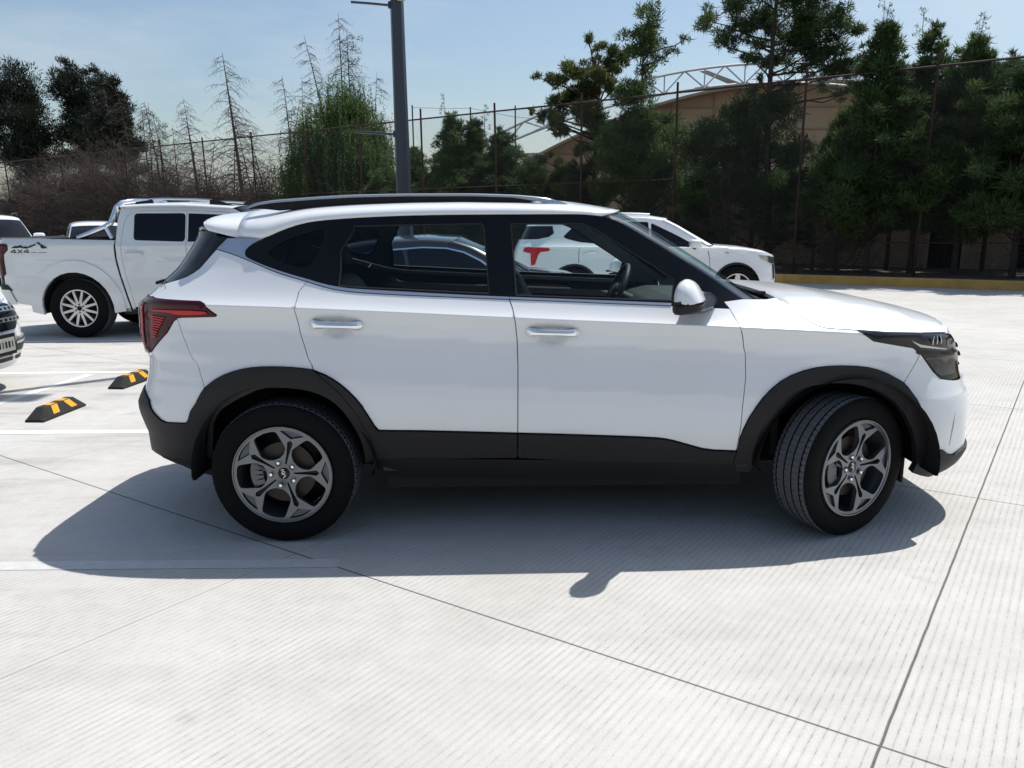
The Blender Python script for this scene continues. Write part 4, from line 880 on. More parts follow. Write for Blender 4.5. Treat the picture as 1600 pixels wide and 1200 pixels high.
def far_suv():
    car = thing("parked_suv", "white SUV with T-shaped red tail lamps parked beyond the foreground car, near the yellow kerb", "car", loc=(2.1, 9.33, 0))
    S = Surf(.5, .5, .93, [(.2, 1.74), (.5, 1.8), (.9, 1.74), (1.1, 1.6)], [(.2, 1.7), (.6, 1.8), (1.0, 1.74), (1.3, 1.60), (1.7, 1.35)], 3.4, 4, [(-3, 1.08), (0, 1.04), (3, .98)], [(-1.2, .12), (-.9, .05), (-.7, .02), (-.4, 0), (-.15, .012), (-.03, .010), (0, 0)], .03, .38)
    sm, sr = S.smaxf, S.smaxr
    hr, hf, hz, r = -1.27, 1.46, .355, .40
    low = [(-sr, 1.15), (-sr, .45), (-2.2, .40), (-1.75, .32)]+arc_pts(hr, hz, r, 185, -5)+[(-.80, .28), (1.0, .28)]+arc_pts(hf, hz, r, 185, -5)+[(2.0, .30), (2.4, .32), (sm, .34), (sm, .84), (2.4, .865), (2.10, .93), (1.62, .985), (1.0, 1.045), (.98, 1.06), (.86, 1.035), (-.857, 1.085), (-1.214, 1.12), (-1.463, 1.173), (-1.6, 1.21), (-1.98, 1.18), (-2.25, 1.16)]
    gr = [(-1.42, 1.36), (-1.54, 1.225), (-1.463, 1.19), (-1.214, 1.135), (-.80, 1.10), (-.72, 1.10), (-.70, 1.46), (-1.2, 1.44)]
    gm = [(-.67, 1.10), (-.02, 1.065), (-.02, 1.455), (-.65, 1.465)]
    gf = [(.02, 1.06), (.60, 1.045), (.93, 1.025), (.649, 1.13), (.395, 1.26), (.13, 1.39), (.02, 1.44)]
    up = [(-1.6, 1.212), (-1.463, 1.175), (-1.214, 1.122), (-.857, 1.087), (.86, 1.037), (.98, 1.062), (.71, 1.21), (.42, 1.375), (.20, 1.475), (-.04, 1.505), (-.7, 1.515), (-1.4, 1.48), (-1.75, 1.42), (-1.70, 1.30)]
    E = resample([list(S.P(a, b)) for a, b in [(-1.80, 1.415), (-1.4, 1.48), (-.7, 1.515), (-.04, 1.505), (.20, 1.475)]], 20); C = resample([(-1.95, 0, 1.50), (-1.4, 0, 1.575), (-.7, 0, 1.60), (-.04, 0, 1.585), (.36, 0, 1.52)], 20)
    ws = resample([list(S.P(a, b)) for a, b in [(.20, 1.475), (.42, 1.375), (.71, 1.21), (.98, 1.062)]], 12); wc = resample([(.36, 0, 1.52), (.75, 0, 1.30), (1.18, 0, 1.06)], 12)
    hE = resample([list(S.P(a, b)) for a, b in [(1.0, 1.045), (1.62, .985), (2.10, .93), (2.4, .865), (2.7, .85)]], 14); hC = resample([(1.12, 0, 1.075), (1.6, 0, 1.04), (2.0, 0, .97), (2.29, 0, .85)], 14)
    gen_car(car, S, M_white, low, up, [gr, gm, gf], E, C, wc, ws, hE, hC)
    rg = [(-1.80, 1.40), (-1.72, 1.28), (-1.80, 1.22), (-2.0, 1.185), (-sr, 1.17), (-sr, 1.40)]
    panel("tailgate_window", car, S, rg, M_black_glass, off=.004, h=.05); panel("tailgate", car, S, [(-1.6, 1.212), (-1.70, 1.30), (-1.75, 1.42), (-1.95, 1.47), (-sr, 1.49), (-sr, 1.15), (-2.25, 1.16), (-1.98, 1.18)], M_white, h=.05, gap=0)
    panel("tail_lamp", car, S, [(-2.2, 1.05), (-2.102, 1.061), (-1.745, 1.048), (-1.70, 1.02), (-1.729, .994), (-1.863, .979), (-1.898, .938), (-1.938, .773), (-2.006, .753), (-2.045, .956), (-2.2, .98)], M_red, off=.008, h=.03, gap=.001)
    panel("license_plate", car, S, [(-2.55, .72), (-2.55, .86), (-sr, .86), (-sr, .72)], M_cream, off=.012, h=.05, mirror=True)
    panel("headlight", car, S, [(1.881, .90), (2.114, .88), (2.40, .83), (2.42, .72), (2.176, .751), (1.933, .827)], M_lampin, off=.006, h=.04, gap=.001)
    panel("running_light", car, S, [(2.22, .74), (2.33, .72), (2.29, .45), (2.20, .46)], M_lampin, off=.006, h=.04, gap=.001)
    panel("grille", car, S, [(2.45, .45), (2.45, .78), (sm, .80), (sm, .42)], M_clad, off=.006, h=.05, gap=.001)
    panel("arch_cladding", car, S, arc_pts(hf, hz, .43, 185, -5, 18)+arc_pts(hf, hz, .392, 185, -5, 18)[::-1], M_clad, off=.008, h=.04, gap=0); panel("arch_cladding", car, S, arc_pts(hr, hz, .43, 185, -5, 18)+arc_pts(hr, hz, .392, 185, -5, 18)[::-1], M_clad, off=.008, h=.04, gap=0)
    for a, b in (((-1.215, 1.115), (-1.20, .80)), ((-.03, 1.03), (-.03, .33)), ((.98, 1.03), (1.02, .35))):
        panel("door_seam", car, S, [(a[0]-.004, a[1]), (a[0]+.004, a[1]), (b[0]+.004, b[1]), (b[0]-.004, b[1])], M_clad, off=.001, depth=0, gap=0, h=.1)
    panel("badge", car, S, [(1.16, .955), (1.34, .95), (1.34, .935), (1.18, .94)], M_chrome, off=.004, depth=.003, gap=0)
    for q in (-1, 1):
        for hx in (-.98, .10):
            y = -float(S.P(hx, .955)[1]); mb = MB(); mb.tube([(hx-.11, q*(y+.005), .955), (hx-.06, q*(y+.03), .957), (hx+.06, q*(y+.03), .957), (hx+.11, q*(y+.005), .955)], [.01, .016, .016, .01], 8); mb.build("door_handle", [M_white], car)
        mb = MB(); ellip(mb, (.70, q*1.03, 1.10), (.09, .12, .07), 3.4); mb.tube([(.70, q*1.0, 1.05), (.74, q*.86, 1.02)], .035, 6, 1); mb.build("door_mirror", [M_white, M_clad], car)
        mb = MB(); mb.tube([tuple(v) for v in np.stack([E[2:18, 0]*1.0, np.full(16, q*.66), np.array([1.60]*16)-.05*((E[2:18, 0]+.7)/.95)**2*.8], 1)], .014, 6); mb.build("roof_rail", [M_silver], car)
    four_wheels(car, S, (hr, hf), .905, .24, .355, .23, 5, M_rimsilver, 5, .05, .40)
    return car
def sedan():
    car = thing("parked_sedan", "black sedan with chrome window line seen through the side windows of the foreground SUV", "car", loc=(-1.22, 4.2, 0))
    S = Surf(.3, .3, .85, [(.2, 1.75), (.5, 1.82), (.8, 1.78), (1.0, 1.6)], [(.2, 1.6), (.5, 1.7), (1.0, 1.62)], 3.2, 3.6, [(-3, .98), (0, .95), (3, .90)], [(-1.2, .12), (-.8, .05), (-.6, .02), (-.35, 0), (-.15, .012), (-.03, .010), (0, 0)], .03, .45)
    sm, sr = S.smaxf, S.smaxr; hr, hf, hz, r = -1.25, 1.32, .32, .37
    low = [(-sr, .95), (-sr, .40), (-2.0, .34), (-1.68, .30)]+arc_pts(hr, hz, r, 185, -5)+[(-.80, .24), (.85, .24)]+arc_pts(hf, hz, r, 185, -5)+[(1.8, .28), (2.2, .26), (sm, .26), (sm, .70), (2.2, .74), (1.7, .83), (.98, .93), (.90, .95), (.3, .97), (-.4, .985), (-1.15, 1.0), (-1.7, .98), (-2.1, .955)]
    arc = [(-1.12, 1.02), (-.9, 1.09), (-.55, 1.17), (-.2, 1.215), (.1, 1.235), (.35, 1.225), (.55, 1.185), (.75, 1.10), (.92, .99)]
    arc = [(a*1.0-.0, b) for a, b in arc]
    g1 = [(-1.04, 1.02), (-.88, 1.075), (-.55, 1.15), (-.22, 1.20), (-.10, 1.205), (-.05, .995)]
    g2 = [(-.02, .995), (-.06, 1.21), (.1, 1.222), (.34, 1.213), (.53, 1.17), (.72, 1.09), (.84, 1.0)]
    up = [(-1.12, 1.0), (-.4, .985), (.3, .97), (.90, .95), (.98, .96), (.80, 1.12), (.58, 1.22), (.36, 1.262), (.1, 1.275), (-.2, 1.255), (-.55, 1.21), (-.92, 1.12), (-1.2, 1.01)]
    E = resample([list(S.P(a, b)) for a, b in [(-.92, 1.12), (-.55, 1.21), (-.2, 1.255), (.1, 1.275), (.36, 1.262)]], 16); C = resample([(-1.05, 0, 1.20), (-.6, 0, 1.30), (-.2, 0, 1.345), (.1, 0, 1.355), (.48, 0, 1.33)], 16)
    ws = resample([list(S.P(a, b)) for a, b in [(.36, 1.262), (.58, 1.22), (.80, 1.12), (.98, .95)]], 10); wc = resample([(.48, 0, 1.33), (.78, 0, 1.2), (1.2, 0, .97)], 10)
    hE = resample([list(S.P(a, b)) for a, b in [(.96, .935), (1.7, .83), (2.2, .74), (2.5, .72)]], 14); hC = resample([(1.14, 0, .965), (1.6, 0, .93), (1.95, 0, .82), (2.12, 0, .70)], 14)
    dE = resample([list(S.P(a, b)) for a, b in [(-.92, 1.12), (-1.2, 1.01), (-1.7, .98), (-2.3, .95)]], 14); dC = resample([(-1.05, 0, 1.20), (-1.5, 0, 1.04), (-1.8, 0, 1.0), (-2.0, 0, .95)], 14)
    gen_car(car, S, M_blackp, low, up, [g1, g2], E, C, wc, ws, hE, hC, dE, dC)
    panel("window_chrome", car, S, arc+[(a*.985, b-.014) for a, b in arc[::-1]], M_chrome, off=.003, depth=.006, gap=0, h=.05)
    panel("window_chrome", car, S, [(-1.10, 1.005), (.92, .958), (.92, .968), (-1.10, 1.015)], M_chrome, off=.003, depth=.006, gap=0, h=.05)
    panel("headlight", car, S, [(1.75, .80), (1.80, .68), (2.2, .66), (2.25, .72)], M_lampin, off=.005, h=.05); panel("tail_lamp", car, S, [(-1.85, .92), (-1.75, .80), (-2.3, .78), (-2.35, .90)], M_red, off=.005, h=.05)
    for q in (-1, 1):
        mb = MB(); ellip(mb, (.80, q*.93, 1.0), (.06, .10, .055), 3.2); mb.tube([(.80, q*.9, .97), (.84, q*.80, .95)], .02, 6); mb.build("door_mirror", [M_blackp], car)
    four_wheels(car, S, (hr, hf), .83, .22, .32, .21, 10, M_rimsilver, 5, .05, .365)
    return car
M_blackp = pm("black_car_paint", (.006, .007, .010), .3, 0, 1.0, .02, .03)
def edge_suv():
    """white SUV whose front corner enters at the left edge of the picture"""
    car = thing("parked_suv", "white SUV at the left edge with chrome-slatted grille, its nose behind the nearer wheel stop", "car", loc=(-7.0, 2.30, 0))
    S = Surf(.5, .5, .93, [(.2, 1.68), (.45, 1.78), (.7, 1.74), (.9, 1.62), (1.1, 1.5)], [(.2, 1.7), (.6, 1.8), (1.0, 1.74), (1.3, 1.60), (1.7, 1.35)], 3.2, 4, [(-3, 1.08), (0, 1.02), (3, .93)], [(-1.2, .12), (-.9, .05), (-.7, .02), (-.4, 0), (-.15, .012), (-.03, .010), (0, 0)], .03, .38)
    sm, sr = S.smaxf, S.smaxr; hr, hf, hz, r = -1.35, 1.42, .365, .41
    low = [(-sr, 1.15), (-sr, .45), (-2.2, .40), (-1.85, .32)]+arc_pts(hr, hz, r, 185, -5)+[(-.80, .28), (1.0, .28)]+arc_pts(hf, hz, r, 185, -5)+[(2.0, .26), (2.3, .22), (sm, .22), (sm, .80), (2.4, .815), (2.10, .87), (1.62, .945), (1.0, 1.02), (.86, 1.03), (-.857, 1.075), (-1.463, 1.12), (-1.98, 1.15), (-2.25, 1.16)]
    g = [[(-1.5, 1.17), (-1.4, 1.45), (-.75, 1.50), (-.72, 1.11)], [(-.68, 1.11), (-.70, 1.50), (-.02, 1.49), (-.02, 1.07)], [(.02, 1.07), (.02, 1.48), (.3, 1.42), (.85, 1.05)]]
    up = [(-1.98, 1.155), (-1.463, 1.125), (.86, 1.035), (1.0, 1.05), (.42, 1.43), (.20, 1.53), (-.04, 1.55), (-.7, 1.56), (-1.4, 1.53), (-1.8, 1.46)]
    E = resample([list(S.P(a, b)) for a, b in [(-1.80, 1.46), (-1.4, 1.53), (-.7, 1.56), (-.04, 1.55), (.20, 1.53)]], 16); C = resample([(-1.95, 0, 1.54), (-1.4, 0, 1.61), (-.7, 0, 1.64), (-.04, 0, 1.62), (.36, 0, 1.57)], 16)
    ws = resample([list(S.P(a, b)) for a, b in [(.20, 1.53), (.42, 1.43), (1.0, 1.05)]], 10); wc = resample([(.36, 0, 1.57), (.75, 0, 1.35), (1.25, 0, 1.04)], 10)
    hE = resample([list(S.P(a, b)) for a, b in [(1.0, 1.02), (1.62, .945), (2.10, .87), (2.4, .815), (2.7, .80)]], 14); hC = resample([(1.2, 0, 1.05), (1.6, 0, 1.02), (2.0, 0, .93), (2.25, 0, .80)], 14)
    gen_car(car, S, M_white, low, up, g, E, C, wc, ws, hE, hC)
    rg = [(-1.98, 1.17), (-1.82, 1.45), (-sr, 1.52), (-sr, 1.17)]
    panel("tailgate_window", car, S, rg, M_black_glass, off=.003, h=.05)
    gg = fillet([(2.40, .765), (2.47, .79), (sm, .80), (sm, .56), (2.50, .56), (2.41, .62)], .03)
    panel("grille", car, S, gg, M_gloss, off=.008, h=.05, gap=0)
    for z0 in (.715, .63):
        panel("grille_slat", car, S, [(2.40, z0), (sm, z0+.01), (sm, z0+.05), (2.40, z0+.04)], M_rimsilver, off=.03, depth=.02, gap=0, h=.05)
        for k in range(6): panel("slat_opening", car, S, [(2.43+.07*k, z0+.012), (2.465+.07*k, z0+.012), (2.46+.07*k, z0+.034), (2.425+.07*k, z0+.034)], M_gloss, off=.032, depth=.001, gap=0, h=.05)
    panel("fog_surround", car, S, round_poly([(2.20, .46), (2.26, .50), (2.62, .485), (2.62, .33), (2.30, .31), (2.22, .36)]), M_rimsilver, off=.015, depth=.02, gap=0, h=.04)
    panel("fog_grille", car, S, round_poly([(2.235, .45), (2.27, .475), (2.60, .465), (2.60, .37), (2.30, .36), (2.25, .39)]), M_clad, off=.018, depth=.001, gap=0, h=.04)
    panel("lower_intake", car, S, [(2.34, .285), (2.36, .325), (2.50, .325), (2.50, .29)], M_clad, off=.018, depth=.001, gap=0, h=.04); panel("lower_intake", car, S, [(2.56, .29), (2.56, .325), (sm, .325), (sm, .29)], M_clad, off=.018, depth=.001, gap=0, h=.04)
    panel("bumper_trim", car, S, [(2.30, .27), (2.34, .335), (sm, .335), (sm, .26)], M_rimsilver, off=.012, depth=.02, gap=0, h=.05)
    panel("headlight", car, S, [(1.95, .84), (2.05, .70), (2.36, .66), (2.37, .79)], M_lampin, off=.006, h=.05)
    pl = thing("license_plate", parent=car); xf = float(S.P(sm-.05, .45)[0])+.05
    mb = MB(); mb.box((xf, 0, .455), (.012, .36, .18)); mb.build("plate_frame", [M_clad], pl, False); mb = MB(); mb.box((xf+.008, 0, .455), (.004, .325, .12)); mb.build("plate", [pm("plate_cream", (.62, .63, .50), .5)], pl, False)
    mb = MB()
    for k in range(7): mb.box((xf+.011, -.13+.043*k, .455), (.002, .024 if k % 3 else .012, .055))
    mb.build("plate_marks", [M_clad], pl, False)
    for q in (-1, 1):
        mb = MB(); ellip(mb, (.70, q*1.03, 1.12), (.09, .12, .07), 3.4); mb.tube([(.70, q*1.0, 1.05), (.74, q*.86, 1.02)], .035, 6, 1); mb.build("door_mirror", [M_white, M_clad], car)
    four_wheels(car, S, (hr, hf), .905, .24, .365, .24, 5, M_rimsilver, 5, .05, .41)
    return car
def facing_car(label, loc, rz, H, W=.92, cat="car", name="parked_suv", rail=True, wmat=None):
    """simple upright vehicle seen nose-on over the truck bed; H = roof height"""
    car = thing(name, label, cat, loc=loc, rz=rz)
    k = H/1.70; zb = 1.08*k
    S = Surf(.5, .5, W, [(.2, 1.7), (.5, 1.78), (.9, 1.70), (1.1, 1.6)], [(.2, 1.7), (.6, 1.8), (1.0, 1.74), (1.7, 1.45)], 3.6, 4, [(-3, zb), (3, zb-.06)], [(-1.2, .12), (-.9, .05), (-.7, .02), (-.4, 0), (-.15, .012), (0, 0)], .03, .34)
    sm, sr = S.smaxf, S.smaxr; hr, hf, hz, r = -1.35, 1.42, .36, .41
    low = [(-sr, zb+.05), (-sr, .45), (-1.85, .32)]+arc_pts(hr, hz, r, 185, -5)+[(-.80, .28), (1.0, .28)]+arc_pts(hf, hz, r, 185, -5)+[(2.0, .28), (sm, .28), (sm, .88*k), (2.10, .93*k), (1.0, zb-.03), (-1.98, zb+.06)]
    zt = H-.14
    g = [[(-1.5, zb+.09), (-1.4, zt-.08), (-.75, zt-.05), (-.72, zb+.04)], [(-.68, zb+.04), (-.70, zt-.05), (-.02, zt-.05), (-.02, zb+.02)], [(.02, zb+.02), (.02, zt-.05), (.25, zt-.10), (.82, zb+.02)]]
    up = [(-1.98, zb+.06), (-.8, zb+.03), (.9, zb-.03), (1.0, zb-.02), (.42, zt-.12), (.20, zt), (-.7, zt+.01), (-1.4, zt), (-1.8, zt-.06)]
    E = resample([list(S.P(a, b)) for a, b in [(-1.80, zt-.06), (-1.4, zt), (-.7, zt+.01), (.12, zt), (.30, zt-.06)]], 14); C = resample([(-1.95, 0, H-.10), (-1.4, 0, H-.01), (-.7, 0, H), (.30, 0, H-.05), (.46, 0, H-.14)], 14)
    ws = resample([list(S.P(a, b)) for a, b in [(.30, zt-.06), (.42, zt-.12), (1.0, zb-.02)]], 10); wc = resample([(.46, 0, H-.14), (.78, 0, H-.30), (1.25, 0, zb-.01)], 10)
    hE = resample([list(S.P(a, b)) for a, b in [(1.0, zb-.03), (1.62, .98*k), (2.10, .93*k), (2.7, .88*k)]], 10); hC = resample([(1.2, 0, zb-.01), (1.6, 0, zb-.03), (2.0, 0, 1.0*k), (2.27, 0, .88*k)], 10)
    gen_car(car, S, M_white, low, up, g, E, C, wc, ws, hE, hC, h=.09)
    panel("tailgate_window", car, S, [(-1.98, zb+.09), (-1.85, zt-.1), (-sr, zt-.06), (-sr, zb+.09)], M_black_glass, off=.003, h=.07)
    panel("grille", car, S, [(2.4, .5), (2.4, .75), (sm, .78), (sm, .48)], M_clad, off=.006, h=.07); panel("headlight", car, S, [(1.95, .88*k), (2.05, .72), (2.36, .70), (2.37, .84*k)], M_lampin, off=.006, h=.07)
    for q in (-1, 1):
        mb = MB(); ellip(mb, (.70, q*(W+.13), zb+.07), (.08, .14, .085), 3.4); mb.tube([(.70, q*(W+.05), zb), (.74, q*(W-.06), zb-.04)], .03, 6); mb.build("door_mirror", [M_white], car)
        if rail: mb = MB(); mb.tube([(-1.4, q*.68, zt+.10), (-1.2, q*.68, zt+.17), (-.2, q*.68, zt+.17), (.05, q*.68, zt+.10)], .02, 6); mb.build("roof_rail", [M_clad], car)
    four_wheels(car, S, (hr, hf), W-.025, .24, .36, .24, 5, M_rimsilver, 5, .05, .41)
    return car
# ---------------------------------------------------------------- ground, markings, kerb, fence, buildings
TG = R(37.06)
KU = Vector((.8355, -.5495, 0)); KN = Vector((.5495, .8355, 0)); K0 = Vector((6.31, 13.82, 0))
def kp(t, n, z=0): return K0+KU*t+KN*n+Vector((0, 0, z))
def concrete():
    m, t, b = newmat("tined_concrete"); N, L = t.nodes, t.links
    def math_(op, a=None, b_=None, c=None, clamp=False):
        n = N.new("ShaderNodeMath"); n.operation = op; n.use_clamp = clamp
        for i, v in enumerate((a, b_, c)):
            if v is None: continue
            if isinstance(v, (int, float)): n.inputs[i].default_value = v
            else: L.new(v, n.inputs[i])
        return n.outputs[0]
    def noise(sc, det=4, vec=None, rough=.55):
        n = N.new("ShaderNodeTexNoise"); n.inputs["Scale"].default_value = sc; n.inputs["Detail"].default_value = det; n.inputs["Roughness"].default_value = rough
        L.new(vec if vec is not None else tc.outputs["Object"], n.inputs["Vector"]); return n.outputs[0]
    def mrange(v, a, b_, c, d):
        n = N.new("ShaderNodeMapRange"); n.inputs[1].default_value = a; n.inputs[2].default_value = b_; n.inputs[3].default_value = c; n.inputs[4].default_value = d
        L.new(v, n.inputs[0]); return n.outputs[0]
    tc = N.new("ShaderNodeTexCoord"); sp = N.new("ShaderNodeSeparateXYZ"); L.new(tc.outputs["Object"], sp.inputs[0])
    x, y = sp.outputs[0], sp.outputs[1]
    u = math_('ADD', math_('MULTIPLY', x, cos(TG)), math_('MULTIPLY', y, -sin(TG)))
    v = math_('ADD', math_('MULTIPLY', x, .5495), math_('MULTIPLY', y, .8355))
    cb = N.new("ShaderNodeCombineXYZ"); L.new(u, cb.inputs[0]); L.new(v, cb.inputs[1])
    wob = math_('MULTIPLY', math_('SUBTRACT', noise(5, 3), .5), .0035)
    uj = math_('ADD', u, math_('MULTIPLY', math_('SUBTRACT', noise(6, 3), .5), .006))
    def joint(c, off, w):
        k = math_('ADD', math_('DIVIDE', math_('SUBTRACT', c, off), 2.42), .5)
        f = math_('MULTIPLY', math_('ABSOLUTE', math_('SUBTRACT', math_('FRACT', k), .5)), 2.42)
        n = N.new("ShaderNodeMapRange"); n.interpolation_type = 'SMOOTHSTEP'; n.inputs[1].default_value = w*.5; n.inputs[2].default_value = w*1.3; n.inputs[3].default_value = 1; n.inputs[4].default_value = 0
        L.new(f, n.inputs[0]); return n.outputs[0], math_('FLOOR', k)
    ju, ku = joint(uj, 2.036, .0042); jv, kv = joint(v, -1.524, .0042)
    ju = math_('MULTIPLY', ju, math_('SUBTRACT', 1, math_('MULTIPLY', math_('GREATER_THAN', math_('ABSOLUTE', ku), .5), .72)))
    jj = math_('MAXIMUM', ju, jv)
    # tined grooves, broken up along their length
    ug = math_('DIVIDE', math_('ADD', math_('ADD', u, wob), math_('MULTIPLY', math_('SUBTRACT', noise(70, 2), .5), .005)), .0285)
    st = N.new("ShaderNodeVectorMath"); st.operation = 'MULTIPLY'; st.inputs[1].default_value = (34.0, 22.0, 1); L.new(cb.outputs[0], st.inputs[0])
    brk = noise(1.0, 3, st.outputs[0], .6)
    gf = math_('ABSOLUTE', math_('SUBTRACT', math_('FRACT', ug), .5))
    g = N.new("ShaderNodeMapRange"); g.interpolation_type = 'SMOOTHSTEP'; g.inputs[1].default_value = .01; g.inputs[2].default_value = .11; g.inputs[3].default_value = 1; g.inputs[4].default_value = 0
    L.new(gf, g.inputs[0])
    gb = math_('MULTIPLY', g.outputs[0], mrange(brk, .42, .66, .10, 1))
    pat = mrange(noise(1.1, 4), .38, .62, .35, 1.0)
    groove = math_('MULTIPLY', gb, pat, clamp=True)
    band = math_('MULTIPLY', math_('MULTIPLY', math_('COSINE', math_('MULTIPLY', math_('SUBTRACT', ug, .5), 6.2832)), mrange(noise(3.1, 4), .35, .65, .15, 1)), .060)
    # colour
    cell = N.new("ShaderNodeTexWhiteNoise"); cc = N.new("ShaderNodeCombineXYZ"); L.new(ku, cc.inputs[0]); L.new(kv, cc.inputs[1]); L.new(cc.outputs[0], cell.inputs["Vector"])
    base = N.new("ShaderNodeMix"); base.data_type = 'RGBA'; base.inputs["A"].default_value = (.455, .442, .412, 1); base.inputs["B"].default_value = (.535, .525, .502, 1)
    L.new(mrange(noise(.9, 6, None, .6), .3, .7, 0, 1), base.inputs["Factor"])
    tone = math_('MULTIPLY', mrange(cell.outputs[0], 0, 1, .965, 1.02), mrange(noise(9, 6, None, .65), .3, .7, .93, 1.04))
    fine = mrange(noise(130, 4, None, .75), .3, .72, .90, 1.07)
    # dirt smears stretched along a driving direction, and blotches
    sm = N.new("ShaderNodeMapping"); sm.inputs["Rotation"].default_value = (0, 0, R(-8)); sm.inputs["Scale"].default_value = (.55, 2.6, 1); L.new(tc.outputs["Object"], sm.inputs[0])
    dirt = mrange(noise(1.3, 7, sm.outputs[0], .68), .50, .74, 0, 1)
    dx = mrange(x, -3.9, -1.6, 1, .25)
    dirtm = math_('SUBTRACT', 1, math_('MULTIPLY', math_('MULTIPLY', dirt, dx, clamp=True), .42))
    oil = mrange(noise(2.6, 5), .66, .78, 1, .80)
    tone = math_('MULTIPLY', math_('MULTIPLY', tone, fine), math_('MULTIPLY', dirtm, oil))
    tone = math_('MULTIPLY', tone, math_('SUBTRACT', 1, math_('MULTIPLY', groove, .42))); tone = math_('MULTIPLY', tone, math_('SUBTRACT', 1, band))
    tone = math_('MULTIPLY', tone, math_('SUBTRACT', 1, math_('MULTIPLY', jj, .72)))
    vm = N.new("ShaderNodeVectorMath"); vm.operation = 'SCALE'; L.new(base.outputs["Result"], vm.inputs[0]); L.new(tone, vm.inputs["Scale"])
    L.new(vm.outputs[0], b.inputs["Base Color"]); b.inputs["Roughness"].default_value = .85; b.inputs["Specular IOR Level"].default_value = .3
    h = math_('SUBTRACT', math_('ADD', math_('MULTIPLY', noise(60, 4), .25), math_('MULTIPLY', noise(240, 2), .15)), math_('ADD', math_('MULTIPLY', groove, .9), math_('MULTIPLY', jj, 3)))
    bp = N.new("ShaderNodeBump"); bp.inputs["Strength"].default_value = .5; bp.inputs["Distance"].default_value = .003; L.new(h, bp.inputs["Height"]); L.new(bp.outputs[0], b.inputs["Normal"])
    return m
M_conc = concrete()
M_soil = pm("dry_soil", (.11, .085, .062), .95, var=.35, scale=3, bump=.6, bscale=14)
M_line = pm("worn_white_paint", (.66, .66, .64), .6, var=.12, scale=14, bump=.15, bscale=90)
M_kerb = pm("yellow_kerb_paint", (.50, .29, .075), .75, var=.2, scale=4, bump=.3, bscale=40)
M_kerbtop = pm("kerb_concrete", (.42, .40, .37), .85, var=.2, scale=5, bump=.3, bscale=40)
M_rust = pm("rusty_steel", (.040, .020, .016), .8, .2, var=.45, scale=6, bump=.4, bscale=60)
M_wire = pm("galvanised_wire", (.10, .09, .085), .6, .5, var=.2)
M_pole = pm("slate_grey_pole_paint", (.026, .031, .045), .38, .1, .2, .2, .06, 4)
M_rubber = pm("moulded_rubber", (.014, .014, .014), .8, var=.2, scale=20, bump=.3, bscale=120)
M_yel = pm("yellow_reflective", (.72, .36, .03), .5, var=.12, scale=30)
M_brick = None
